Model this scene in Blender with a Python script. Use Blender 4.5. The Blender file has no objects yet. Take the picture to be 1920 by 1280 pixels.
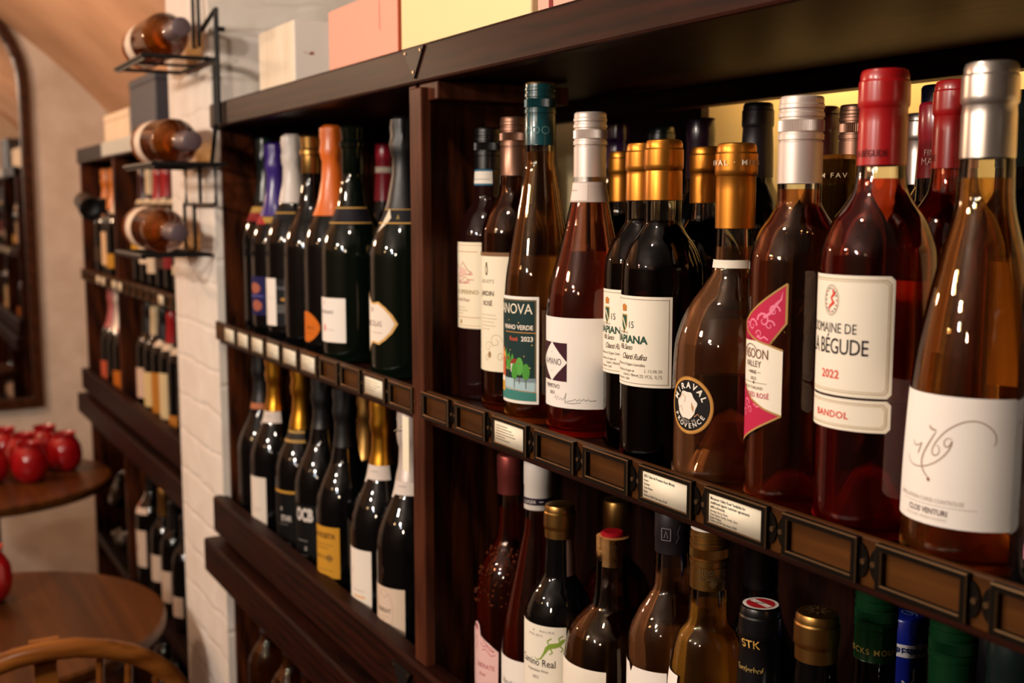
import bpy, bmesh, math, random
from mathutils import Vector, Matrix
S = bpy.context.scene
COL = S.collection
R_ = math.radians
PI = math.pi

# ---------------------------------------------------------------- camera, world, lights, exposure
def make_camera():
    cd = bpy.data.cameras.new('camera')
    cd.sensor_width = 36.0
    cd.lens = 40.0
    cd.clip_start = 0.02
    cd.dof.use_dof = True
    cd.dof.focus_distance = 0.90
    cd.dof.aperture_fstop = 6.6
    cam = bpy.data.objects.new('camera', cd)
    COL.objects.link(cam)
    fw = Vector((-0.86402, 0.48903, -0.11962)).normalized()
    rt = fw.cross(Vector((0, 0, 1))).normalized()
    up = rt.cross(fw)
    m = Matrix((rt, up, -fw)).transposed().to_4x4()
    m.translation = Vector((0, -0.5222, 1.51))
    cam.matrix_world = m
    S.camera = cam
make_camera()

w = bpy.data.worlds.new('room_dark')
S.world = w
w.use_nodes = True
w.node_tree.nodes['Background'].inputs[0].default_value = (1.0, 0.75, 0.55, 1)
w.node_tree.nodes['Background'].inputs[1].default_value = 0.004

def lamp(name, loc, power, col, size=0.05, kind='POINT', aim=None, spot=60, blend=.4):
    ld = bpy.data.lights.new(name, kind)
    ld.energy = power
    ld.color = col
    if kind == 'AREA':
        ld.shape = 'RECTANGLE'
        ld.size, ld.size_y = size
    else:
        ld.shadow_soft_size = size
    if kind == 'SPOT':
        ld.spot_size = R_(spot)
        ld.spot_blend = blend
    o = bpy.data.objects.new(name, ld)
    COL.objects.link(o)
    o.location = loc
    if aim is not None:
        o.rotation_euler = (Vector(aim) - Vector(loc)).to_track_quat('-Z', 'Y').to_euler()
    return o

WARM = (1.0, 0.58, 0.28)
WHITE = (1.0, 0.87, 0.74)
lamp('aisle_light', (-0.60, -1.85, 2.0), 62, WHITE, 0.045)
lamp('aisle_light', (-0.50, -1.80, 1.86), 8, (.78, .89, 1.0), 0.028)
lamp('aisle_light', (0.15, -2.0, 1.9), 14, (1.0, .76, .54), 0.03)  # added fill from the camera side
lamp('aisle_light', (-1.45, -2.2, 1.9), 6, WARM, 0.025)
lamp('aisle_light', (-0.70, -0.60, 2.28), 14, (1.0, .84, .68), 0.03)  # added to brighten the pier's side face and the boxes
lamp('aisle_light', (-1.30, -1.50, 2.0), 34, (1.0, .85, .70), 0.045)  # added to brighten the white pier
lamp('aisle_light', (-3.4, -1.0, 1.95), 34, (1.0, 0.66, 0.42), 0.05)
lamp('alcove_fill', (-0.62, 0.335, 1.70), 1.0, (1.0, 0.62, 0.24), (.95, .012), 'AREA', (-0.62, 0.42, 1.58))  # added behind the top rail to brighten the alcove wall
lamp('alcove_fill', (-0.62, 0.338, 1.304), 1.0, (1.0, 0.64, 0.26), (.90, .010), 'AREA', (-0.62, 0.42, 1.40))  # added hidden uplight, brightens the wall and backlights the bottles
lamp('alcove_lamp', (-0.93, 0.35, 1.72), .6, (1.0, 0.74, 0.38), 0.01)
S.view_settings.view_transform = 'Standard'
S.view_settings.look = 'None'
S.view_settings.gamma = 1.0
S.view_settings.use_curve_mapping = False
S.view_settings.exposure = 0.08
c = S.cycles
c.max_bounces = 26
c.transmission_bounces = 24
c.transparent_max_bounces = 40
c.glossy_bounces = 8
c.diffuse_bounces = 3
c.caustics_reflective = False
c.caustics_refractive = True
c.blur_glossy = 0.6
c.sample_clamp_indirect = 6.0

# ---------------------------------------------------------------- materials
def lin(h):
    h = h.lstrip('#')
    out = []
    for i in (0, 2, 4):
        v = int(h[i:i+2], 16) / 255
        out.append(v / 12.92 if v <= .04045 else ((v + .055) / 1.055) ** 2.4)
    return (*out, 1)
_mc = {}
def pm(name, col, rough=.5, metal=0.0, **kw):
    if name in _mc: return _mc[name]
    m = bpy.data.materials.new(name)
    m.use_nodes = True
    b = m.node_tree.nodes['Principled BSDF']
    b.inputs['Base Color'].default_value = lin(col) if isinstance(col, str) else (*col, 1)
    b.inputs['Roughness'].default_value = rough
    b.inputs['Metallic'].default_value = metal
    for k, v in kw.items():
        b.inputs[k].default_value = v
    _mc[name] = m
    return m
def ink(h, rough=.6):
    return pm('ink_%s_%d' % (h.strip('#'), int(rough*100)), h, rough, 0, **{'Specular IOR Level': .2})
def nodes(m): return m.node_tree.nodes, m.node_tree.links, m.node_tree.nodes['Principled BSDF']

def wood(name, dark, light, axis='x', scale=1.0, rough=.5, coat=.02, bump=.12):
    m = pm(name, dark, rough)
    n, l, b = nodes(m)
    b.inputs['Coat Weight'].default_value = coat; b.inputs['Specular IOR Level'].default_value = .12
    b.inputs['Coat Roughness'].default_value = .25
    tc = n.new('ShaderNodeTexCoord'); mp = n.new('ShaderNodeMapping')
    sc = [14*scale]*3; sc['xyz'.index(axis)] = 1.1*scale
    mp.inputs['Scale'].default_value = sc
    l.new(tc.outputs['Object'], mp.inputs[0])
    nz = n.new('ShaderNodeTexNoise'); nz.inputs['Scale'].default_value = 3.0
    nz.inputs['Detail'].default_value = 6; nz.inputs['Distortion'].default_value = 1.2
    l.new(mp.outputs[0], nz.inputs['Vector'])
    wv = n.new('ShaderNodeTexWave'); wv.wave_type = 'RINGS'; wv.inputs['Scale'].default_value = .7
    wv.inputs['Distortion'].default_value = 5; wv.inputs['Detail'].default_value = 3
    l.new(mp.outputs[0], wv.inputs['Vector'])
    mx = n.new('ShaderNodeMix'); mx.data_type = 'FLOAT'; mx.inputs[0].default_value = .18
    l.new(nz.outputs[0], mx.inputs[2]); l.new(wv.outputs['Fac'], mx.inputs[3])
    cr = n.new('ShaderNodeValToRGB')
    cr.color_ramp.elements[0].position = .32; cr.color_ramp.elements[0].color = lin(dark)
    cr.color_ramp.elements[1].position = .72; cr.color_ramp.elements[1].color = lin(light)
    l.new(mx.outputs[0], cr.inputs[0]); l.new(cr.outputs[0], b.inputs['Base Color'])
    bp = n.new('ShaderNodeBump'); bp.inputs['Strength'].default_value = bump; bp.inputs['Distance'].default_value = .002
    l.new(mx.outputs[0], bp.inputs['Height']); l.new(bp.outputs[0], b.inputs['Normal'])
    return m

def plaster(name, col, col2, nscale=6, bump=.35, brick=None, rough=.8):
    m = pm(name, col, rough)
    n, l, b = nodes(m)
    tc = n.new('ShaderNodeTexCoord')
    nz = n.new('ShaderNodeTexNoise'); nz.inputs['Scale'].default_value = nscale; nz.inputs['Detail'].default_value = 8
    l.new(tc.outputs['Object'], nz.inputs['Vector'])
    cr = n.new('ShaderNodeValToRGB')
    cr.color_ramp.elements[0].position = .35; cr.color_ramp.elements[0].color = lin(col2)
    cr.color_ramp.elements[1].position = .65; cr.color_ramp.elements[1].color = lin(col)
    l.new(nz.outputs[0], cr.inputs[0]); l.new(cr.outputs[0], b.inputs['Base Color'])
    bp = n.new('ShaderNodeBump'); bp.inputs['Strength'].default_value = bump; bp.inputs['Distance'].default_value = .012
    h = nz.outputs[0]
    if brick:
        mp = n.new('ShaderNodeMapping'); mp.inputs['Rotation'].default_value = brick
        l.new(tc.outputs['Object'], mp.inputs[0])
        bt = n.new('ShaderNodeTexBrick'); bt.inputs['Scale'].default_value = 1.0
        bt.inputs['Brick Width'].default_value = .22; bt.inputs['Row Height'].default_value = .075
        bt.inputs['Mortar Size'].default_value = .007; bt.inputs['Mortar Smooth'].default_value = .8
        dn = n.new('ShaderNodeTexNoise'); dn.inputs['Scale'].default_value = 9
        va = n.new('ShaderNodeVectorMath'); va.operation = 'MULTIPLY_ADD'
        va.inputs[1].default_value = (.035, .035, .035)
        l.new(mp.outputs[0], dn.inputs['Vector']); l.new(dn.outputs['Color'], va.inputs[0]); l.new(mp.outputs[0], va.inputs[2])
        l.new(va.outputs[0], bt.inputs['Vector'])
        mth = n.new('ShaderNodeMath'); mth.operation = 'MULTIPLY_ADD'; mth.inputs[1].default_value = -.55
        l.new(bt.outputs['Fac'], mth.inputs[0]); l.new(nz.outputs[0], mth.inputs[2])
        h = mth.outputs[0]
    l.new(h, bp.inputs['Height']); l.new(bp.outputs[0], b.inputs['Normal'])
    return m

M = {}
M['shelf_x'] = wood('dark stained wood along', '#0f0403', '#301006', 'x', 2.2)
M['shelf_z'] = wood('dark stained wood upright', '#160804', '#5a2a10', 'z', 2.4)
M['shelf_back'] = wood('shaded back boards', '#0b0403', '#260e06', 'z', 2.4)  # compartment shade put into a darker copy of the wood
M['shelf_y'] = wood('dark stained wood across', '#0f0504', '#26100a', 'y', 2.2)
M['lip'] = wood('brown wood lip', '#381d08', '#54300f', 'x', 1.3)
M['post'] = wood('brown wood post', '#3a1a0e', '#552b1a', 'z', 3.0)
M['table'] = wood('brown table wood', '#3c200b', '#5e3513', 'x', .7, .35, .2, .04)
M['table_edge'] = wood('brown table edge wood', '#2e1609', '#47260f', 'x', .7, .4, .2, .04)
M['chair'] = wood('honey chair wood', '#6a3812', '#a8662a', 'y', .8, .3, .4, .05)
M['floor'] = wood('dark floorboards', '#2a1810', '#4a2c1c', 'x', .5, .45, .1, .1)
M['birch'] = wood('pale birch plywood', '#e3cdb2', '#f2e2cc', 'z', 1.5, .6, 0, .05)
M['white_brick_x'] = plaster('white painted brick', '#f5ece3', '#ebe0d4', 14, .28, (PI/2, 0, 0))
M['white_brick_side'] = plaster('white painted brick return', '#f5ece3', '#ebe0d4', 14, .28, (PI/2, 0, PI/2))
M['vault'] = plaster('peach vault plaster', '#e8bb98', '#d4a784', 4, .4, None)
M['dim_wall'] = plaster('darkened brown wall', '#57453a', '#43352c', 8, .2)  # dimness put into the colour, so bottle bodies reflect dark
M['end_wall'] = plaster('grey white painted brick', '#d9ccc0', '#cbbcae', 10, .2, (PI/2, 0, PI/2))
M['cream_wall'] = plaster('cream alcove wall', '#f6dfae', '#eed39c', 7, .2)
M['iron'] = pm('black iron', '#0a090a', .5, .2)
M['brass'] = pm('aged brass', '#1d1610', .38, .7)
M['brass_edge'] = pm('lightened brass edge', '#86694a', .3, .85)  # rim highlight put into a lighter colour; screws share it
M['card'] = ink('#f2e6cc', .7)
M['black'] = pm('black satin', '#08080a', .42)
M['vault_dimmed'] = plaster('dimmed vault plaster', '#77706c', '#69625e', 5, .25)  # near ceiling dimmed by colour to keep its reflection in bottles dark
for nm, col, ro, me in (('gold', '#c8842c', .34, 1), ('goldpale', '#b98d4e', .33, 1), ('goldbright', '#d99a30', .3, 1), ('silver', '#cfc4bc', .32, .9),
                        ('pinksilver', '#dccdc4', .42, .45), ('bronze', '#8e6a58', .36, .85), ('copper', '#8a3f3a', .35, .7)):
    M[nm] = pm(nm + ' foil', col, ro, me)
def paint(h, rough=.3, coat=.3):
    return pm('gloss_%s' % h.strip('#'), h, rough, 0, **{'Coat Weight': coat, 'Coat Roughness': .15})

def fresnel_mix(m, under, ior):
    n, l = m.node_tree.nodes, m.node_tree.links
    fr = n.new('ShaderNodeFresnel'); fr.inputs['IOR'].default_value = ior
    gl = n.new('ShaderNodeBsdfGlossy'); gl.inputs['Roughness'].default_value = 0.0
    mx = n.new('ShaderNodeMixShader'); out = n['Material Output']
    l.new(fr.outputs[0], mx.inputs[0]); l.new(under, mx.inputs[1]); l.new(gl.outputs[0], mx.inputs[2])
    l.new(mx.outputs[0], out.inputs['Surface'])
def thin_glass(name, tint):
    """thin bottle wall: clear, tinted, with Fresnel reflections"""
    m = pm(name, tint, 0.0); n = m.node_tree.nodes
    n.remove(n['Principled BSDF'])
    tr = n.new('ShaderNodeBsdfTransparent'); tr.inputs[0].default_value = (*tint, 1)
    fresnel_mix(m, tr.outputs[0], 1.5)
    return m
M['glassbase'] = pm('thick bottle base glass', (.93, .94, .90), 0.0, 0, **{'Transmission Weight': 1.0, 'IOR': 1.45})
M['glass'] = thin_glass('clear bottle glass', (.95, .965, .95))
def winem(key, rgb, glow, amt):
    """wine: refracting and tinted, part of the light passing straight, with an added inner glow colour"""
    m = pm('wine_' + key, rgb, 0.0); n, l = m.node_tree.nodes, m.node_tree.links
    n.remove(n['Principled BSDF'])
    tr = n.new('ShaderNodeBsdfTransparent'); rf = n.new('ShaderNodeBsdfRefraction'); tl = n.new('ShaderNodeBsdfTranslucent')
    for s_ in (tr, rf): s_.inputs[0].default_value = (*rgb, 1)
    tl.inputs[0].default_value = (*glow, 1)  # glow colour stands in for light caught inside the wine
    rf.inputs['IOR'].default_value = 1.32; rf.inputs['Roughness'].default_value = 0.0
    mx = n.new('ShaderNodeMixShader'); mx.inputs[0].default_value = .28
    l.new(tr.outputs[0], mx.inputs[1]); l.new(rf.outputs[0], mx.inputs[2])
    m2 = n.new('ShaderNodeMixShader'); m2.inputs[0].default_value = amt
    l.new(mx.outputs[0], m2.inputs[1]); l.new(tl.outputs[0], m2.inputs[2])
    l.new(m2.outputs[0], n['Material Output'].inputs['Surface'])
    M[key] = m
    bm_ = pm('base_glass_' + key, rgb, 0.0); n, l = bm_.node_tree.nodes, bm_.node_tree.links   # thick foot of the bottle, glow colour added to look lit
    n.remove(n['Principled BSDF'])
    gb = n.new('ShaderNodeBsdfGlass'); gb.inputs['IOR'].default_value = 1.45; gb.inputs['Roughness'].default_value = 0.0; gb.inputs[0].default_value = (*[x**.6 for x in rgb], 1)
    tb = n.new('ShaderNodeBsdfTranslucent'); tb.inputs[0].default_value = (*glow, 1)
    mb_ = n.new('ShaderNodeMixShader'); mb_.inputs[0].default_value = .32
    l.new(gb.outputs[0], mb_.inputs[1]); l.new(tb.outputs[0], mb_.inputs[2]); l.new(mb_.outputs[0], n['Material Output'].inputs['Surface'])
    M['base_' + key] = bm_
for k_, c_, g_, a_ in (('amber', (.97, .74, .43), (.80, .32, .07), .05), ('palerose', (.975, .77, .55), (.90, .46, .26), .15), ('rose', (.97, .53, .36), (.75, .10, .03), .06), ('deeprose', (.92, .33, .23), (.62, .02, .012), .06),
        ('monrose', (.95, .63, .40), (.72, .17, .05), .08), ('brown', (.84, .54, .34), (.5, .16, .05), .06), ('orange', (.985, .70, .36), (.95, .34, .06), .20), ('gold', (.985, .84, .52), (.98, .48, .09), .30), ('ruby', (.20, .016, .014), (.10, .004, .004), .02)):
    winem(k_, c_, g_, a_)
M['dark'] = pm('dark bottle glass', (.002, .002, .0022), .03, 0, **{'Specular IOR Level': .55})
M['darkgreen'] = pm('dark green bottle glass', (.002, .0045, .0025), .03, 0, **{'Specular IOR Level': .55})
M['darkred'] = pm('dark red wine bottle glass', (.012, .003, .003), .03, 0, **{'Specular IOR Level': .55})
M['cork'] = plaster('cork', '#c48a4c', '#9a6230', 60, .1, None, .7)

# ---------------------------------------------------------------- mesh building
class MB:
    def __init__(s): s.v = []; s.f = []; s.m = []
    def add(s, vs, fs, m=0):
        o = len(s.v); s.v += [tuple(p) for p in vs]
        for f in fs: s.f.append([i + o for i in f]); s.m.append(m)
        return s
    def box(s, x0, x1, y0, y1, z0, z1, m=0):
        vs = [(x, y, z) for x in (x0, x1) for y in (y0, y1) for z in (z0, z1)]
        return s.add(vs, [(0,1,3,2), (4,6,7,5), (0,4,5,1), (2,3,7,6), (0,2,6,4), (1,5,7,3)], m)
    def lathe(s, prof, seg=40, m=0, c=(0,0,0), a0=0, mod=None):
        n = len(prof); vs = []; idx = []
        for k, (r, z) in enumerate(prof):
            if r < 1e-6:
                idx.append([len(vs)]*seg); vs.append((c[0], c[1], c[2]+z))
            else:
                row = []
                for j in range(seg):
                    a = a0 + 2*PI*j/seg; rr = r*(mod(j, k) if mod else 1)
                    row.append(len(vs)); vs.append((c[0]+rr*math.cos(a), c[1]+rr*math.sin(a), c[2]+z))
                idx.append(row)
        fs = []
        for k in range(n-1):
            for j in range(seg):
                q = [idx[k][j], idx[k][(j+1) % seg], idx[k+1][(j+1) % seg], idx[k+1][j]]
                u = []
                for i in q:
                    if i not in u: u.append(i)
                if len(u) > 2: fs.append(u)
        return s.add(vs, fs, m)
    def tube(s, pts, r, seg=8, m=0, closed=False, flat=1.0):
        P = [Vector(p) for p in pts]; n = len(P); vs = []; fs = []
        up = None
        for i in range(n):
            a = P[(i-1) % n] if (closed or i > 0) else P[i]
            b = P[(i+1) % n] if (closed or i < n-1) else P[i]
            t = (b-a).normalized()
            if up is None:
                up = Vector((0,0,1)) if abs(t.z) < .9 else Vector((1,0,0))
            sd = t.cross(up)
            if sd.length < 1e-4: sd = t.cross(Vector((.3,.9,.1)))
            sd.normalize(); up = sd.cross(t).normalized()
            rr = r[i] if isinstance(r, (list, tuple)) else r
            for j in range(seg):
                q = 2*PI*j/seg
                vs.append(P[i] + sd*(rr*math.cos(q)) + up*(rr*flat*math.sin(q)))
        for i in range(n if closed else n-1):
            for j in range(seg):
                k = (i+1) % n
                fs.append((i*seg+j, i*seg+(j+1) % seg, k*seg+(j+1) % seg, k*seg+j))
        if not closed:
            fs.append(tuple(range(seg))[::-1]); fs.append(tuple((n-1)*seg+j for j in range(seg)))
        return s.add(vs, fs, m)
    def mesh(s, name, mats, smooth=True, angle=35):
        me = bpy.data.meshes.new(name)
        me.from_pydata(s.v, [], s.f); me.validate(clean_customdata=False)
        for mt in (mats if isinstance(mats, (list, tuple)) else [mats]): me.materials.append(mt)
        for p, k in zip(me.polygons, s.m): p.material_index = k
        bm = bmesh.new(); bm.from_mesh(me)
        bmesh.ops.recalc_face_normals(bm, faces=bm.faces); bm.to_mesh(me); bm.free()
        if smooth:
            me.polygons.foreach_set('use_smooth', [True]*len(me.polygons)); me.set_sharp_from_angle(angle=R_(angle))
        return me
    def build(s, name, mats, parent=None, loc=(0,0,0), bevel=0, **k):
        return obj(name, s.mesh(name, mats, **k), parent, loc, bevel)
def obj(name, me, parent=None, loc=(0,0,0), bevel=0):
    o = bpy.data.objects.new(name, me); COL.objects.link(o)
    o.location = loc
    if parent is not None: o.parent = parent
    if bevel:
        md = o.modifiers.new('bevel', 'BEVEL'); md.width = bevel; md.segments = 2; md.limit_method = 'ANGLE'
    return o
def tag(o, label, cat, group=None, kind=None):
    if label: o['label'] = label
    if cat: o['category'] = cat
    if group: o['group'] = group
    if kind: o['kind'] = kind
    return o
def thing(name, label, cat, loc=(0,0,0), rz=0, group=None):
    o = bpy.data.objects.new(name, None); COL.objects.link(o)
    o.empty_display_size = .03
    o.location = loc; o.rotation_euler = (0, 0, rz)
    return tag(o, label, cat, group)
def struct(name, mb, mats, **k):
    o = mb.build(name, mats, None, **k); o['kind'] = 'structure'; return o

# ---------------------------------------------------------------- drawing on surfaces (labels, lettering)
_tc = {}
def glyphs(s, bold=0, sp=1.0, shear=0):
    key = (s, bold, sp, shear)
    if key in _tc: return _tc[key]
    cu = bpy.data.curves.new('lettering', 'FONT'); cu.body = s; cu.size = 1.0; cu.offset = bold
    cu.space_character = sp; cu.shear = shear; cu.resolution_u = 3; cu.fill_mode = 'FRONT'
    o = bpy.data.objects.new('lettering', cu); COL.objects.link(o)
    dg = bpy.context.evaluated_depsgraph_get(); dg.update()
    me = bpy.data.meshes.new_from_object(o.evaluated_get(dg))
    vs = [(v.co.x, v.co.y) for v in me.vertices]; fs = [tuple(p.vertices) for p in me.polygons]
    bpy.data.objects.remove(o); bpy.data.curves.remove(cu); bpy.data.meshes.remove(me)
    _tc[key] = (vs, fs); return vs, fs

class Draw:
    """2D artwork in millimetres; layers stack outwards by 0.1 mm."""
    def __init__(s, step=None): s.v = []; s.f = []; s.m = []; s.mats = []; s.step = step; s.top = 0
    def mi(s, col):
        m = ink(col) if isinstance(col, str) else col
        if m not in s.mats: s.mats.append(m)
        return s.mats.index(m)
    def raw(s, pts, fs, col, ly):
        o = len(s.v); s.v += [(p[0], p[1], ly) for p in pts]
        k = s.mi(col)
        for f in fs: s.f.append([i+o for i in f]); s.m.append(k)
    def poly(s, pts, col, ly=0): s.raw(pts, [tuple(range(len(pts)))], col, ly)
    def rect(s, u0, v0, u1, v1, col, ly=0): s.poly([(u0,v0),(u1,v0),(u1,v1),(u0,v1)], col, ly)
    def ell(s, cu, cv, ru, rv, col, ly=1, n=28): s.poly([(cu+ru*math.cos(2*PI*i/n), cv+rv*math.sin(2*PI*i/n)) for i in range(n)], col, ly)
    def ring(s, cu, cv, ru, rv, w, col, ly=1, n=36):
        s.line([(cu+ru*math.cos(2*PI*i/n), cv+rv*math.sin(2*PI*i/n)) for i in range(n+1)], w, col, ly)
    def line(s, pts, wd, col, ly=1):
        n = len(pts); vs = []
        for i, p in enumerate(pts):
            a = pts[max(0, i-1)]; b = pts[min(n-1, i+1)]
            dx, dy = b[0]-a[0], b[1]-a[1]; L = math.hypot(dx, dy) or 1
            ww = (wd[i] if isinstance(wd, (list, tuple)) else wd)/2
            vs += [(p[0]-dy/L*ww, p[1]+dx/L*ww), (p[0]+dy/L*ww, p[1]-dx/L*ww)]
        s.raw(vs, [(2*i, 2*i+1, 2*i+3, 2*i+2) for i in range(n-1)], col, ly)
    def frame(s, u0, v0, u1, v1, wd, col, ly=1, cut=0):
        p = [(u0+cut,v0),(u1-cut,v0),(u1,v0+cut),(u1,v1-cut),(u1-cut,v1),(u0+cut,v1),(u0,v1-cut),(u0,v0+cut)] if cut else [(u0,v0),(u1,v0),(u1,v1),(u0,v1)]
        for a, b in zip(p, p[1:]+p[:1]): s.line([a, b], wd, col, ly)
    def text(s, t, u, v, h, col, al='C', xs=1.0, bold=0.0, sp=1.0, shear=0, rot=0, ly=2):
        vs, fs = glyphs(t, bold, sp, shear)
        if not vs: return
        k = h/.73; x0 = min(p[0] for p in vs); x1 = max(p[0] for p in vs)
        off = {'L': x0, 'C': (x0+x1)/2, 'R': x1}[al]
        ca, sa = math.cos(rot), math.sin(rot)
        pts = []
        for x, y in vs:
            x = (x-off)*k*xs; y = y*k
            pts.append((u+x*ca-y*sa, v+x*sa+y*ca))
        s.raw(pts, fs, col, ly)
    def arc_text(s, t, cu, cv, r, a_mid, span, h, col, inward=False, ly=2, bold=0.02):
        n = len(t)
        for i, ch in enumerate(t):
            if ch == ' ': continue
            f = (i+.5)/n - .5
            a = a_mid + (span*f if inward else -span*f)
            x, y = cu+r*math.cos(a), cv+r*math.sin(a)
            rot = a + PI/2 if inward else a - PI/2
            s.text(ch, x, y, h, col, 'C', 1, bold, 1, 0, rot, ly)
    def lines(s, u0, v, widths, dv, th, col, ly=1):
        """rows of print too small to read"""
        rnd = random.Random(len(s.v))
        for i, wd in enumerate(widths):
            x = u0
            while x < u0 + wd:
                k = min(rnd.uniform(1.2, 3.6), u0+wd-x)
                s.rect(x, v-i*dv, x+k, v-i*dv+th, col, ly); x += k + .5
    def build(s, name, mapf, parent=None, base=.00028, dl=.00011, loc=(0,0,0)):
        bm = bmesh.new(); vv = [bm.verts.new(p) for p in s.v]
        for f, k in zip(s.f, s.m):
            try:
                fc = bm.faces.new([vv[i] for i in f]); fc.material_index = k
            except ValueError: pass
        bmesh.ops.triangulate(bm, faces=[f for f in bm.faces if len(f.verts) > 4])
        if s.step:
            for ax, st in ((0, s.step[0]), (1, s.step[1])):
                if not st: continue
                lo = min(p[ax] for p in s.v); hi = max(p[ax] for p in s.v)
                t = math.floor(lo/st)*st + st
                while t < hi:
                    co = [0,0,0]; no = [0,0,0]; co[ax] = t; no[ax] = 1
                    bmesh.ops.bisect_plane(bm, geom=bm.verts[:]+bm.edges[:]+bm.faces[:], plane_co=co, plane_no=no)
                    t += st
        for f in bm.faces:
            if f.normal.z < 0: f.normal_flip()
        for v in bm.verts: v.co = mapf(v.co.x/1000, v.co.y/1000, base+v.co.z*dl)
        me = bpy.data.meshes.new(name); bm.to_mesh(me); bm.free()
        for m in s.mats: me.materials.append(m)
        me.polygons.foreach_set('use_smooth', [True]*len(me.polygons))
        return obj(name, me, parent, loc)

# ---------------------------------------------------------------- bottles
def spline(pts, per=5):
    """smooth monotone sampling of (r, z) control points"""
    n = len(pts); out = []
    sl = [(pts[i+1][0]-pts[i][0])/max(1e-6, pts[i+1][1]-pts[i][1]) for i in range(n-1)]
    d = [sl[0]] + [0 if sl[i-1]*sl[i] <= 0 else 2*sl[i-1]*sl[i]/(sl[i-1]+sl[i]) for i in range(1, n-1)] + [sl[-1]]
    for i in range(n-1):
        h = pts[i+1][1]-pts[i][1]
        kk = per if abs(sl[i]) > 1e-4 else 1
        for k in range(kk):
            t = k/kk
            r = (2*t**3-3*t**2+1)*pts[i][0] + (t**3-2*t*t+t)*h*d[i] + (-2*t**3+3*t*t)*pts[i+1][0] + (t**3-t*t)*h*d[i+1]
            out.append((r, pts[i][1]+t*h))
    out.append(pts[-1]); return out
SH = {  # shoulder shape: (fraction of body radius, fraction of height); last ones go down to the neck
 'bordeaux': [(1,.03),(1,.56),(.985,.61),(.88,.655),(.77,.685),(.57,.72),(.45,.75)],
 'hock': [(1,.03),(1,.34),(.96,.42),(.86,.495),(.69,.60),(.52,.70),(.41,.775)],
 'rhone': [(1,.03),(1,.38),(.95,.45),(.85,.51),(.70,.58),(.54,.67),(.41,.76)],
 'provence': [(1,.03),(.99,.16),(.96,.27),(.91,.38),(.78,.50),(.59,.62),(.40,.735)],
 'squat': [(1,.05),(1,.30),(.975,.405),(.88,.475),(.73,.535),(.50,.59),(.36,.635)],
 'champagne': [(1,.03),(1,.45),(.975,.49),(.89,.535),(.78,.575),(.64,.615),(.50,.665),(.41,.73)],
 'round': [(1,.03),(1,.54),(.96,.60),(.86,.66),(.62,.71),(.42,.745)],
 'round6': [(1,.03),(1,.59),(.985,.64),(.81,.705),(.59,.747),(.42,.785)],
 'highshoulder': [(1,.03),(1,.58),(.93,.645),(.79,.715),(.52,.755)],
 'antique': [(1,.03),(1,.42),(.93,.52),(.75,.595),(.52,.645),(.40,.69)],
}
def profile(kind, H, R, neck=.0140):
    p = [(R*.93, .0008), (R*.985, .0035)] + [(R*a, H*b) for a, b in SH[kind]]
    zl = SH[kind][-1][1]
    p += [(neck*1.06, H*(zl+.045)), (neck, H*(zl+.11)), (neck*.97, H*.985)]
    return spline(p)
def interp(prof):
    def f(z):
        if z <= prof[0][1]: return prof[0][0]
        for (r0, z0), (r1, z1) in zip(prof, prof[1:]):
            if z <= z1: return r0 + (r1-r0)*(z-z0)/max(1e-9, z1-z0)
        return prof[-1][0]
    return f
def cyl_map(rf, Rref, phi0=0.0):
    def f(u, v, off):
        r = rf(v) + off; a = phi0 + u/Rref
        return Vector((r*math.sin(a), -r*math.cos(a), v))
    return f

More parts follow.
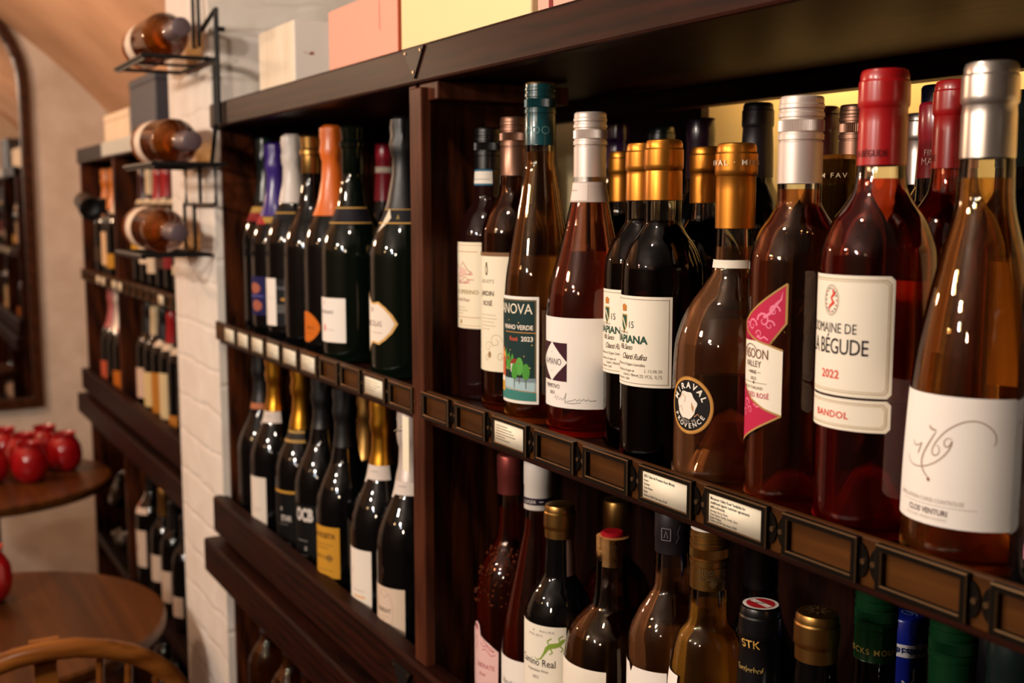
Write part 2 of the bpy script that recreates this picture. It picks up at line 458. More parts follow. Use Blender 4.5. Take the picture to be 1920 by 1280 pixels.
def cap_mesh(style, mats, zb, H, rf, seg):
    mb = MB(); rb = rf(zb) + .0005; n = .0148
    if style == 'tin':
        rb = max(rb, n)
        pr = [(rb-.0006, zb), (rb, zb+.0004), (rb*.5+n*.5, zb*.55+H*.45), (n*.985, H-.0245), (n*1.0, H-.024), (n*1.06, H-.0225), (n*1.07, H-.0195), (n*1.06, H-.0080),
              (n*1.00, H-.0068), (n*1.00, H-.0035), (n*.93, H-.0008), (n*.8, H), (0, H)]
        mb.lathe(pr, seg)
    elif style == 'flat':
        rb = max(rb, n)
        pr = [(rb-.0006, zb), (rb, zb+.0004), (n, H-.026), (n*1.03, H-.0245), (n*1.03, H-.0025), (n*.97, H-.0006), (n*.9, H), (0, H)]
        mb.lathe(pr, seg)
    elif style == 'screw':
        n = .0149
        pr = [(rb if rb > n else n-.0005, zb), (n, zb+.0005), (n, H-.031), (n*.955, H-.0305), (n*.955, H-.0295), (n*1.03, H-.029), (n*1.03, H-.0255),
              (n*.97, H-.025), (n*.97, H-.0240), (n*1.03, H-.0234)]
        mb.lathe(pr, seg)
        kz = H-.0234
        mb.lathe([(n*1.03, kz), (n*1.03, kz+.0072)], seg*4, 0, (0,0,0), 0, lambda j, k: 1.0 if j % 2 else .965)
        pr = [(n*1.03, kz+.0072), (n*.97, H-.0155), (n*.97, H-.0145), (n*1.03, H-.0138), (n*1.03, H-.0112), (n*.98, H-.0105), (n*.98, H-.0088), (n*1.02, H-.008),
              (n*1.02, H-.0056), (n*.985, H-.005), (n*.985, H-.002)]
        mb.lathe(pr, seg)
        mb.lathe([(n*.985, H-.002), (n*.955, H-.0006), (n*.9, H), (n*.8, H), (n*.78, H-.0003), (0, H-.0003)], seg, len(mats)-1)
    elif style == 'foil':
        rnd = random.Random(int(H*1e5)); jt = [[1+rnd.uniform(-.06, .05) for _ in range(seg)] for _ in range(6)]
        pr = [(rb-.0004, zb), (rb, zb+.0005)]
        for i in range(1, 7):
            z = zb + (H-.050-zb)*i/6; pr.append((max(rf(min(z, H*.98))+.0006, .0146), z))
        k0 = len(pr)
        pr += [(.0165, H-.044), (.0178, H-.034), (.0160, H-.024), (.0172, H-.013), (.0165, H-.004), (.011, H), (0, H)]
        mb.lathe(pr, seg, 0, (0,0,0), 0, lambda j, k: jt[min(k-k0, 5)][j] if k >= k0 and k < k0+5 else 1)
    elif style == 'wirecap':
        pr = [(.0150, zb), (.0153, zb+.0005), (.0153, H-.030), (.0175, H-.028), (.0175, H-.022), (.0150, H-.019), (.0158, H-.010), (.0165, H-.003), (.0140, H), (0, H)]
        mb.lathe(pr, seg)
        for k in range(4):
            a = k*PI/2+.4
            mb.tube([(.0182*math.cos(a), .0182*math.sin(a), H-.026), (.0170*math.cos(a), .0170*math.sin(a), H-.012), (.012*math.cos(a), .012*math.sin(a), H+.0005)], .0006, 5)
    return mb

def bottle(label, pos, kind, cap=None, glass='dark', labels=(), H=None, group=None, seg=44, neck=.0140, punt=.022, name='wine_bottle', fill=.80, capz=None, cat='bottle', back=None, extra=None, rot=0, th=.0018):
    """pos = (X, Y, R, z0, H); cap = (style, material or list, bottom height in mm, part name)"""
    X, Y, R, z0, Hh = pos
    H = H or Hh
    t = thing(name, label, cat, (X, Y, z0), rot, group)
    pr = profile(kind, H, R, neck); rf = interp(pr)
    pb = [(0, punt), (R*.30, punt*.86), (R*.55, punt*.45), (R*.76, .002), (R*.86, 0.0)]
    if glass in ('dark', 'darkgreen', 'darkred'):
        MB().lathe(pb + pr + [(0, pr[-1][1])], seg).build('glass', M[glass], t)
    else:
        gm, wn = ('glass', glass) if isinstance(glass, str) else glass
        inn = [(r-th, z) for r, z in pr if z > .008]
        inb = [(0, punt+.004), (R*.28, punt*.86+.004), (R*.50, punt*.45+.0045), (R*.72, .0062), (R*.88, .0060)]
        mb = MB().lathe(pb + pr + inn[::-1] + inb[::-1], seg)
        mb.m = [1 if max(mb.v[i][2] for i in f) < punt+.012 and (max(mb.v[i][2] for i in f) < .0085 or max(math.hypot(mb.v[i][0], mb.v[i][1]) for i in f) < R*.9) else 0 for f in mb.f]
        mb.build('glass', [M[gm], M['base_' + wn]], t)
        zf = H*fill; e = .0004
        wv = [(r+e, z) for r, z in inn if z < zf]
        rr = interp(inn)(zf)+e
        MB().lathe([(0, inb[0][1]-e)] + [(r+ (e if k == 4 else 0), z-e) for k, (r, z) in enumerate(inb) if k] + wv + [(rr, zf), (0, zf)], seg).build('wine', M[wn], t)
    if cap:
        st, mt, zb = cap[:3]; pn = cap[3] if len(cap) > 3 else {'screw': 'screw_cap', 'foil': 'foil', 'wirecap': 'foil'}.get(st, 'capsule')
        mt = mt if isinstance(mt, list) else [mt]
        mb = cap_mesh(st, mt, zb/1000, H, rf, seg if seg > 30 else seg)
        o = mb.build(pn, mt, t)
        if len(cap) > 4:
            rc = (lambda z: .0149) if st == 'screw' else (lambda z: max(rf(z)+.0006, .0152 if z < H-.026 else .0162))
            d = Draw((2, None)); cap[4](d); d.build('capsule_lettering' if pn == 'capsule' else 'cap_lettering', cyl_map(rc, .0148), t, .0004)
    for it in labels:
        pn, phi, fn = it[:3]
        step = it[3] if len(it) > 3 else (2.5, None)
        if step[1] is None: step = (2.5, 4)
        d = Draw(step); fn(d); d.build(pn, cyl_map(rf, R, R_(phi)), t)
    if extra: extra(t, rf, H)
    return t

# ---------------------------------------------------------------- the room
def vz(y): return .486 + math.sqrt(4.1616 - (y+1.2)**2)
YW = .42
ys = [-2.76 + (YW+2.76)*i/40 for i in range(41)]
for x0_, x1_, mt_ in ((-4.6, -2.1, 'vault'), (-2.1, 2.2, 'vault_dimmed')):
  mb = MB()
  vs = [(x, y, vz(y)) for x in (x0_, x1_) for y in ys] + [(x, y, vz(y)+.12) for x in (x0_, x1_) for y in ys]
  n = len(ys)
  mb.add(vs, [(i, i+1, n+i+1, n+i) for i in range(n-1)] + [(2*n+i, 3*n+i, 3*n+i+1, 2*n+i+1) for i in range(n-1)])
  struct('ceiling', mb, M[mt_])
struct('floor', MB().box(-4.6, 2.2, -2.76, YW, -.05, 0), M['floor'], smooth=False)
struct('wall_right', MB().box(-4.6, -2.26, YW, YW+.1, 0, 1.86), M['white_brick_x'], smooth=False)
struct('wall_alcove', MB().box(-1.95, 2.2, YW, YW+.1, 0, 1.86), M['cream_wall'], smooth=False)
struct('wall_left', MB().box(-4.6, 2.2, -2.86, -2.76, 0, 1.86), M['dim_wall'], smooth=False)
struct('wall_far', MB().box(-4.7, -4.6, -2.8, YW+.1, 0, 2.7), M['end_wall'], smooth=False)
struct('wall_near', MB().box(2.2, 2.3, -2.8, YW+.1, 0, 2.7), M['dim_wall'], smooth=False)
prof = [(0, 0), (YW+.05, 0), (YW+.05, 1.8)] + [(YW-(YW*k/6), vz(YW-(YW*k/6))+.05) for k in range(7)]
m_ = len(prof)
mb = MB().add([(x, y, z) for x in (-2.26, -1.955) for y, z in prof],
    [tuple(range(m_))[::-1], tuple(range(m_, 2*m_))] + [(i, (i+1) % m_, m_+(i+1) % m_, m_+i) for i in range(m_)],)
mb.m = [1, 1] + [0]*m_
struct('wall_pier', mb, [M['white_brick_x'], M['white_brick_side']], smooth=False)

# ---------------------------------------------------------------- shelving
def holder_mesh():
    """card holder, 65 x 29 mm, left edge at x=0, back at y=0, centred on z=0"""
    mb = MB(); W, H, t = .065, .0290, .0042
    def ring(w0, h0, w1, h1, y0, y1, m):
        A = [(w0, -h0), (W-w0, -h0), (W-w0, h0), (w0, h0)]; B = [(w1, -h1), (W-w1, -h1), (W-w1, h1), (w1, h1)]
        vs = [(x, y0, z) for x, z in A] + [(x, y1, z) for x, z in B]
        mb.add(vs, [(i, (i+1) % 4, 4+(i+1) % 4, 4+i) for i in range(4)], m)
    h = H/2
    ring(0, h, 0, h, 0, -t, 0); ring(0, h, .0008, h-.0008, -t, -t-.0008, 1); ring(.0008, h-.0008, .0040, h-.0036, -t-.0008, -t-.0008, 0)
    ring(.0040, h-.0036, .0048, h-.0044, -t-.0008, -t+.0002, 1); ring(.0048, h-.0044, .0048, h-.0044, -t+.0002, -.0006, 0)
    for sx, x0 in ((-1, 0), (1, W)):                       # screw ears
        vs = []; k = 12
        for y in (0, -.0016):
            vs += [(x0 + sx*.0068*math.cos(-PI/2+PI*i/k), y, .0105*math.sin(-PI/2+PI*i/k)) for i in range(k+1)]
        fs = [tuple(range(k+1)), tuple(range(k+1, 2*k+2))] + [(i, i+1, k+2+i, k+1+i) for i in range(k)]
        mb.add(vs, fs, 0)
        cx = x0 + sx*.0034
        mb.add([(cx+.0019*math.cos(q*PI/4), y, .0019*math.sin(q*PI/4)) for y in (-.0016, -.0028) for q in range(8)],
               [tuple(range(8, 16))] + [(i, (i+1) % 8, 8+(i+1) % 8, 8+i) for i in range(8)], 1)
    return mb.mesh('label_holder', [M['brass'], M['brass_edge']], True, 30)
HOLD = holder_mesh()
RZ = 1.2955
def iron_corner(parent, x, z, flip=1):
    mb = MB()
    a = [(-.025, .002), (.027, .002), (.002, -.030*1)]
    vs = [(x+p[0], y, z+p[1]) for y in (0, -.0022) for p in a]
    mb.add(vs, [(0, 1, 2), (3, 5, 4), (0, 3, 4, 1), (1, 4, 5, 2), (2, 5, 3, 0)])
    for q in ((-.018, -.002), (.020, -.002), (.002, -.023)):
        mb.add([(x+q[0]+.0014*math.cos(i*PI/3), yy, z+q[1]+.0014*math.sin(i*PI/3)) for yy in (-.0022, -.0032) for i in range(6)],
               [tuple(range(6, 12))] + [(i, (i+1) % 6, 6+(i+1) % 6, 6+i) for i in range(6)], 1)
    return mb.build('iron_corner', [M['iron'], M['brass_edge']], parent, (0, -.0185 if z < 1.1 else -.005, 0), smooth=False)

sh = thing('wine_shelf', 'dark stained wooden wine shelving with metal label holders running along the aisle', 'shelf', (0, 0, 0))
XL, XR = -1.952, .35
def sp(name, box, mat, bevel=.0015): return MB().box(*box).build(name, M[mat], sh, bevel=bevel, smooth=False)
sp('top_board', (XL, XR, .016, .315, 1.641, 1.672), 'shelf_x')
sp('front_beam', (XL, XR, -.005, .016, 1.637, 1.677), 'shelf_x', .003)
sp('back_rail', (XL, XR, .29, .312, 1.618, 1.641), 'shelf_x')
sp('side_panel', (-1.972, -1.946, .013, .315, 0, 1.641), 'shelf_z')
sp('divider', (-1.132, -1.1235, .004, .172, .95, 1.632), 'shelf_z')
sp('divider_post', (-1.132, -1.102, -.008, .004, .95, 1.632), 'post')
sp('cleat', (-1.150, -1.132, .0, .16, 1.618, 1.637), 'post'); sp('cleat', (-1.1235, -1.078, .0, .16, 1.618, 1.637), 'post')
sp('back_panel', (-1.946, -1.455, .318, .33, 0, 1.64), 'shelf_back')
sp('back_panel', (-1.285, -1.045, .318, .33, 1.30, 1.64), 'shelf_back')
sp('back_panel', (-1.455, XR, .318, .33, 0, 1.30), 'shelf_back')
sp('end_panel', (XR-.03, XR, .013, .315, 0, 1.637), 'shelf_z')
sp('middle_shelf', (-1.946, XR-.03, .0, .317, 1.272, 1.2995), 'shelf_x')
sp('shelf_lip', (-1.952, -1.1325, -.006, .0, 1.279, 1.3105), 'lip'); sp('shelf_lip', (-1.1015, XR, -.006, .0, 1.279, 1.3105), 'lip')
sp('lower_shelf', (-1.946, XR-.03, .012, .317, .925, .9495), 'shelf_x')
sp('lower_rail', (-1.968, XR, -.016, .010, .936, 1.000), 'shelf_x', .004)
sp('base_rail', (-1.985, XR, -.030, .004, .862, .922), 'shelf_x', .004)
sp('base_shelf', (-1.946, XR-.03, .0, .317, .522, .5495), 'shelf_x')
sp('base_front', (-1.96, XR, -.016, .0, .10, .16), 'shelf_x')
sp('base_divider', (-1.132, -1.1235, .004, .30, 0, .862), 'shelf_z')
iron_corner(sh, -1.124, 1.672); iron_corner(sh, -1.145, .985)
RH = [-1.103 + .0797*i for i in range(18)]
LH = [-1.882 + .0766*i for i in range(10)]
for x in RH + LH:
    obj('label_holder', HOLD, sh, (x, -.0062, RZ))

def card(x, label, lines=None, y=-.0062, z=RZ, group=None, seed=0, w=54, h=21):
    d = Draw(); d.rect(-w/2, -h/2, w/2, h/2, '#f3e8d0', 0)
    if lines: lines(d)
    else: d.lines(-w/2+3, h/2-5, [w*.7, w*.8, w*.6, w*.5], 3.4, .9, '#8d8069')
    o = d.build('price_card', lambda u, v, off: Vector((u, -off, v)), None, .0003, .00006, (x+.0325, y-.0038, z))
    md = o.modifiers.new('thick', 'SOLIDIFY'); md.thickness = .0003; md.offset = -1
    return tag(o, label, 'price card', group)
def c_nova(d): d.lines(-24, 6.2, [22, 30, 34, 37, 18, 26], 2.6, .9, '#6a6050')
def c_mir(d):
    d.text('2023 Côtes de Provence Rosé, Miraval,', -25.5, 6.2, 2.2, '#1e1a17', 'L', .80, .01)
    for i, s_ in enumerate(('France', 'Aromas:', 'Taste Notes:', 'Body:')): d.text(s_, -25.5, 3.0-2.9*i, 1.9, '#3a332c', 'L', .85)
    d.text('Drink in £70.00 Take Away £56.00', -25.5, -8.8, 1.9, '#3a332c', 'L', .8)
def c_mon(d):
    for i, s_ in enumerate(('Monsoon Valley Rosé *available for', 'confirmed signed customer agreements', 'with a forecast.')): d.text(s_, -25.5, 6.6-3*i, 2.2, '#1e1a17', 'L', .86, .012)
    for i, s_ in enumerate(('Aromas: Berry, Peach', 'Taste Notes: Earthy, Smoky, Spicy', 'Body: Medium')): d.text(s_, -25.5, -2.2-2.4*i, 1.8, '#4a4238', 'L', .86)
    d.text('Drink in £47.00 Take Away £38.00', -25.5, -9.2, 1.8, '#3a332c', 'L', .82)
card(RH[2], 'price card below the dark green village label bottle, close small print', c_nova)
card(RH[5], 'price card below the round squat rosé bottle, six short lines of print', c_mir)
card(RH[6], 'price card below the pink zigzag label bottle, headed by three bold lines', c_mon)
for k, ps in enumerate(('first from the white brick pier', 'second from the white brick pier', 'third from the white brick pier', 'fourth from the white brick pier', 'fifth from the white brick pier', 'sixth from the white brick pier')):
    card(LH[k], 'small cream price card on the champagne shelf lip, ' + ps, None, group='cream cards on the champagne shelf')
card(LH[8], 'lone cream price card near the divider post under the pointed label champagne', None)

# ---------------------------------------------------------------- boxes on top of the shelving
TZ = 1.6775
def gift_box(label, x0, x1, y0, y1, h, mats, faces=None, draw=None, z=TZ, name='gift_box', side=None):
    t = thing(name, label, 'box', ((x0+x1)/2, (y0+y1)/2, z))
    a, b = (x1-x0)/2, (y1-y0)/2
    mb = MB().box(-a, a, -b, b, 0, h)
    if faces: mb.m = faces
    mb.build('box_body', mats, t, bevel=.002, smooth=False)
    if draw:
        d = Draw(); draw(d); d.build('front_print', lambda u, v, off: Vector((u, -b-off, v)), t, .0004)
    if side:
        d = Draw(); side(d); d.build('side_print', lambda u, v, off: Vector((a+off, u, v)), t, .0004)
    return t
# box face order: -x, +x, -y, +y, -z, +z
def prA(d):
    d.ell(-108, 50, 3.0, 2.2, '#b0564a', 1); d.ell(-111, 49, 1.6, 1.4, '#7d3a34', 1); d.line([(-114, 50), (-120, 51)], .8, '#b0564a', 1)
gift_box('birch wood box with a smooth white side, farthest box on the shelf top', -1.78, -1.612, .03, .30, .096, [M['birch'], ink('#f4ebe2')], [0, 1, 0, 0, 0, 0], None, name='wooden_box', side=prA)
def prB(d):
    pts = [(62+2.2*math.sin(i*1.7), 78-i*1.8) for i in range(22)]
    d.line(pts, .7, '#c0796c', 1); d.line([(60+1.6*math.sin(i*2.3), 74-i*2.2) for i in range(16)], .6, '#c0796c', 1)
gift_box('pink gift box standing beside the birch box on the shelf top', -1.472, -1.246, .03, .13, .086, [ink('#eca48e', .6), ink('#c2603f', .6)], [0, 1, 0, 0, 0, 0], prB)
def prC(d):
    d.poly([(-24, 126), (-18, 131), (-14, 126), (-19, 120)], '#3a2a1e', 1); d.line([(-26, 134), (-20, 128), (-13, 134)], 1.6, '#3a2a1e', 1)
gift_box('large pale yellow gift box in the middle of the shelf top', -1.236, -.94, .03, .16, .20, [ink('#efd7a2', .6), ink('#ecd3a4', .6)], [0, 1, 0, 0, 0, 0], prC)
def prD(d): d.rect(-64, 0, -57, 198, '#7c2a2c', 1)
gift_box('pink gift box with a dark red stripe, nearest box on the shelf top', -.915, -.745, .022, .16, .20, [ink('#eaa896', .6), ink('#e5a595', .6)], [0, 1, 0, 0, 0, 0], prD)

# ---------------------------------------------------------------- bottles: lettering and artwork
CRM = '#f1e4cc'; WHT = '#f3e9df'
def l_sperino(d):
    d.rect(-34, 78, 33, 170, '#f0e2c6'); d.frame(-31, 81, 30, 167, .5, '#c9a06a')
    d.line([(-8, 160), (24, 160)], .7, '#c98e62')
    rnd = random.Random(3)
    for k in range(26):
        x = rnd.uniform(-14, 14); y = rnd.uniform(126, 136)
        d.line([(x, y), (x+rnd.uniform(3, 9), y+rnd.uniform(-1, 2))], .8, '#cf8a7e')
    d.line([(-16, 140), (-8, 146), (-3, 141), (4, 149), (12, 140), (17, 138)], 1.0, '#b87466'); d.ell(2, 138, 8, 5, '#e8c0b0', 1)
    d.text('O SPERINO', 25, 115, 4.6, '#a98a5c', 'R', 1.05, .01); d.text('Rosa del Rosa', 14, 107, 4.0, '#a06a58', 'R', .9, 0, 1, .35)
    d.lines(-18, 100, [26, 30, 22], 3.2, .7, '#b79d78'); d.line([(-30, 90), (30, 90)], .6, '#c78a52'); d.ell(0, 85, 2, 2.4, '#b88a4c', 1)
def l_jardin(d):
    d.rect(-30, 41, 36, 161, '#efe2c8'); d.rect(-30, 158, 36, 162, '#7d5a3e', 1)
    d.ell(3, 144, 2.4, 5.5, '#5d4d38', 1); d.ell(3, 150, 1.6, 2, '#5d4d38', 1); d.ell(3, 144, 1.1, 3.5, '#e8d8b8', 2)
    d.text("LES LOT'S", 14, 131, 3.6, '#7a6a50', 'R', .9, 0, 1.1); d.text('JARDIN', 14, 118, 5.0, '#463a2b', 'R', .95, .015); d.text('ROSÉ', 12, 108, 5.0, '#463a2b', 'R', .95, .015)
    d.lines(-6, 98, [22, 24, 20, 22, 14], 3.6, .7, '#b7a684')
    for cx, cy, r in ((6, 66, 6), (16, 72, 8), (4, 54, 4), (22, 56, 5)):
        d.line([(cx+r*math.cos(a*.5)*(1-a*.05), cy+r*math.sin(a*.5)*(1-a*.05)) for a in range(16)], .5, '#b79a6c', 1)
    d.ell(8, 58, 2.2, 3.4, '#9a7a4c', 1)
def l_nova(d):
    d.rect(-34, 20, 35.5, 123, '#efe6da'); d.rect(-31, 23, 33, 120, '#17312f', 1)
    d.frame(-30, 24, 32, 119, .5, '#8d6b3c', 2)
    d.text('NOVA', 29.5, 106.5, 10.2, '#f0e4cc', 'R', .88, .0, 1.0, 0, 0, 3); d.text('A', -5.5, 106.5, 10.2, '#f0e4cc', 'R', .9, 0, 1, 0, 0, 3)
    d.text('VINHO VERDE', 30, 91.5, 4.4, '#f0e4d4', 'R', .95, .02, 1, 0, 0, 3); d.line([(-4, 88.6), (33, 88.6)], .8, '#c58c48', 3)
    d.text('2023', 30, 80.5, 4.6, '#f0e4d4', 'R', 1.0, .02, 1, 0, 0, 3); d.text('Rosé', 14, 80.5, 4.2, '#c8543e', 'R', .95, .02, 1, 0, 0, 3)
    for x, y in ((2, 100), (15, 98), (4, 71), (21, 66), (27, 55), (-6, 68), (29, 77)): d.ell(x, y, .6, .6, '#d9b468', 3, 8)
    d.rect(-31, 28, 33, 44, '#a9c3c8', 2); d.rect(10, 41, 33, 45, '#7c8c94', 3)
    d.poly([(-31, 23), (33, 23), (33, 31), (10, 32.5), (-10, 33), (-31, 33)], '#3f7e74', 3); d.line([(-31, 35), (0, 34), (33, 31.5)], .8, '#a9835a', 4)
    for x, b, t in ((-4, 60, 73), (2, 57, 70), (7, 58, 68)): d.poly([(x-2.3, b), (x+2.3, b), (x+1.4, (b+t)/2+2), (x, t), (x-1.4, (b+t)/2+2)], '#4f9a3c', 2)
    d.rect(-14, 42, -5, 64, '#c8613c', 3); d.poly([(-15, 64), (-9.5, 74), (-4, 64)], '#d98a4e', 3); d.rect(-3, 52, 4, 61, '#e0a85a', 3); d.poly([(-5, 61), (0, 66), (5, 61)], '#8f3a2c', 4)
    d.rect(5, 50, 15, 58, '#d9cfc4', 3); d.poly([(3, 58), (8, 63), (14, 63), (16, 58)], '#8f3228', 4); d.rect(-20, 30, -6, 40, '#d9a23c', 4); d.rect(-20, 40, -6, 45, '#e9dfd0', 4)
    for x, y, s_ in ((1, 44, 1), (10, 36, 1), (16, 40, 1.1), (23, 36, 1)):
        d.poly([(x+4*s_*math.sin(a*.524)*(1 if a < 9 else 1), y+6+9*s_-9*s_*math.cos(a*.524)*(.9)) for a in range(12)], '#4c9438' if x != 16 else '#5aa544', 4)
        d.line([(x, y-1), (x, y+8)], .6, '#5a3a22', 5)
def l_amano(d):
    d.rect(-58, 27, 54, 109, '#f0e7de')
    d.rect(-19, 51, 18.5, 86, '#3c1622', 1); d.poly([(-.25, 50.6), (19, 68.5), (-.25, 86.4), (-19.5, 68.5)], '#f0e7de', 2)
    d.text('A-MANO', -.3, 65.6, 6.2, '#241a1a', 'C', .78, 0, .95, 0, 0, 3)
    for y in (60, 77): d.ell(-.3, y, .5, .5, '#5a4a44', 3, 8)
    d.text('PRIMITIVO', 0, 44, 4.2, '#3a2c2a', 'C', .80); d.text('2023', 0, 38.6, 3.2, '#3a2c2a', 'C', .9)
    sg = [(4, 35), (6, 38), (6.5, 33.5), (9, 37.5), (10, 34), (12, 36), (14, 34), (16, 36.5), (18, 41), (16.5, 32), (19, 33.5), (24, 34.4), (27, 36), (28, 34.2), (31, 36), (32, 34.4), (35, 36.4), (36, 34.6), (39, 36), (40, 34.6), (46, 35)]
    d.line(sg, .45, '#2a2422'); d.line([(17, 32), (24, 31.6), (32, 33)], .45, '#2a2422')
def l_apiana(d):
    d.rect(-44, 66, 39, 138, '#f1e7d4'); d.frame(-41.5, 68.5, 36.5, 135.5, .45, '#8d6f56')
    d.poly([(-9, 123), (-1, 123), (-1, 114), (-5, 108), (-9, 114)], '#b08a3c', 1); d.poly([(-8.2, 122), (-1.8, 122), (-1.8, 114.4), (-5, 109.6), (-8.2, 114.4)], '#1f4f40', 2)
    d.poly([(-7.6, 119), (-3, 111.5), (-2.2, 113.5), (-6.6, 121)], '#e2d3b0', 3)
    d.poly([(-8, 125.5), (-2, 125.5), (-1.4, 130), (-3.4, 128), (-5, 131.5), (-6.6, 128), (-8.6, 130)], '#c07a34', 2)
    d.text('15', 7, 112.5, 5.6, '#3a3a34', 'R', .9); d.text('FATTORIA DI', 0, 107.6, 1.9, '#6a6254', 'R', .9)
    d.text('SELVAPIANA', 20, 100.6, 6.2, '#244a3a', 'R', 1.08, .03); d.text('Villa Santo', 6, 95, 4.6, '#54402c', 'R', .75, 0, .9, .5)
    d.text('Chianti Rufina', 19.5, 87.5, 5.0, '#54402c', 'R', .78, 0, .9, .5); d.text('Denominazione di Origine Controllata', 18, 82.4, 2.4, '#5c4a38', 'R', .75, 0, 1, .5)
    d.text('imbottigliato all’origine da', 8, 77.6, 2.2, '#5c4a38', 'R', .75, 0, 1, .5); d.text('Cantine L. Masseti', 12, 74.2, 2.2, '#5c4a38', 'R', .78, 0, 1, .5); d.text('Pontassieve - Italia', 3, 71.0, 2.2, '#5c4a38', 'R', .78, 0, 1, .5)
    d.text('L 15.08.20', 31.5, 78.0, 2.6, '#a09484', 'R', .95); d.text('13% VOL. 0,75', 31.5, 73.4, 2.9, '#a09484', 'R', .85)
def l_miraval(d):
    cu, cv = 0, 62.5
    d.ell(cu, cv, 21.6, 21.6, '#9a6a2c', 0, 44); d.ell(cu, cv, 20.8, 20.8, '#c08a44', 1, 44); d.ell(cu, cv, 18.9, 18.9, '#15110f', 2, 44)
    rnd = random.Random(5)
    d.poly([(cu-2+9.6*(1+.07*math.sin(a*.131*7)+.05*math.sin(a*.131*4+1))*math.cos(a*.131), cv+10.4*(1+.06*math.sin(a*.131*6+2))*math.sin(a*.131)) for a in range(48)], '#efe2d2', 3)
    d.line([(cu-9, cv+4), (cu-7, cv+8), (cu-3, cv+6), (cu-4, cv+2)], .5, '#c08a5c', 4); d.line([(cu-10, cv-3), (cu-7, cv-1), (cu-6, cv-5)], .5, '#c08a5c', 4)
    d.poly([(cu+3, cv+3), (cu+5.4, cv-1), (cu+5, cv-5), (cu+3.4, cv-2)], '#b88a54', 4); d.line([(cu+6, cv-8), (cu+9, cv-5.5), (cu+10.5, cv-7)], .6, '#c08a5c', 4)
    d.arc_text('MIRAVAL', cu, cv, 12.9, PI/2, 2.75, 4.6, '#f1e8da', False, 4, .03); d.arc_text('PROVENCE', cu, cv, 16.9, -PI/2, 2.35, 3.7, '#f1e8da', True, 4, .015)
    d.arc_text('CÔTES DE', cu, cv, 13.0, -PI/2, 1.25, 1.9, '#d8ccbc', True, 4, 0)
def l_monsoon(d):
    q = lambda P: [(p[0]*.611, p[1]) for p in P]
    up = q([(-60, 117), (-46, 123), (34, 157.5), (34, 131), (15, 115.5), (0, 117.5), (-14, 120.5), (-26, 124), (-40, 130)])
    md = q([(-60, 136), (-40, 130), (-26, 124), (-14, 120.5), (0, 117.5), (15, 115.5), (31, 112.5), (31, 68), (10, 71.5), (-10, 77), (-24, 83), (-40, 91), (-60, 100)])
    lo = q([(-60, 100), (-40, 91), (-24, 83), (-10, 77), (10, 71.5), (31, 68), (-25, 49), (-60, 37)])
    d.poly(md, '#f0e5d2', 0); d.poly(up, '#bb2448', 1); d.poly(lo, '#bb2448', 1)
    for P in (up[1:5], [up[3], up[4]], md[1:7], lo[1:6], lo[5:]): d.line(P, 1.3, '#b08a4e', 2)
    d.line([up[2], up[3]], 1.6, '#a5834a', 2)
    pk = '#e87f9c'
    def swirl(cx, cy, s_, f=1, lw=1.3):
        d.line([(cx+f*s_*(5-a*.32)*math.cos(a*.55), cy+s_*(5-a*.32)*math.sin(a*.55)) for a in range(14)], [lw*s_*(1.2-.06*a) for a in range(14)], pk, 2)
    swirl(-7, 128, 1.0); swirl(4, 132, 1.15, -1); swirl(12, 139, .9); swirl(0, 122.5, .6, -1); swirl(-14, 127, .7); swirl(9, 129, .8)
    d.line([(10, 138), (14, 144), (17, 147), (18, 152)], [2.4, 2, 1.2, .3], pk, 2); d.line([(4, 134), (9, 137), (12, 142), (15, 143)], [2, 2, 1.4, .4], pk, 2)
    d.line([(-2, 121), (2, 119.5), (5, 121), (8, 119)], 1.2, pk, 2); swirl(-13, 73, .8); swirl(-8, 69, .6, -1); swirl(-16, 66, .7, -1); d.line([(-4, 74), (0, 72), (2, 73)], .9, pk, 2)
    d.line([(-9+9*math.cos(a*.2+.4), 107+8*math.sin(a*.2+.4)) for a in range(12)], .6, '#6a4a3a', 3)
    d.text('MONSOON', 8.6, 105.6, 7.0, '#7a4a34', 'R', .78, 0, .95, 0, 0, 3); d.text('VALLEY', 3, 99.6, 4.6, '#5c3a2c', 'R', .85, 0, 1, 0, 0, 3)
    d.text('WINE', -1.5, 94.8, 2.5, '#4a3028', 'R', .9, .01, 1, 0, 0, 3); d.line([(-1, 96), (3, 96)], .35, '#4a3028', 3); d.line([(-12, 96), (-9, 96)], .35, '#4a3028', 3)
    d.text('2023', -1.5, 90.6, 2.3, '#4a3028', 'R', 1.1, 0, 1, 0, 0, 3); d.line([(-20, 88.8), (8, 88.8)], .3, '#4a3028', 3); d.poly([(-5, 88.8), (-4, 90), (-3, 88.8), (-4, 87.6)], '#4a3028', 3)
    d.text('WINE OF THAILAND', 5, 84.3, 2.1, '#6a5040', 'R', .9, 0, 1, 0, 0, 3); d.text('BLENDED ROSÉ', 10, 78.6, 3.7, '#c2405c', 'R', .86, .005, 1.05, 0, 0, 3)
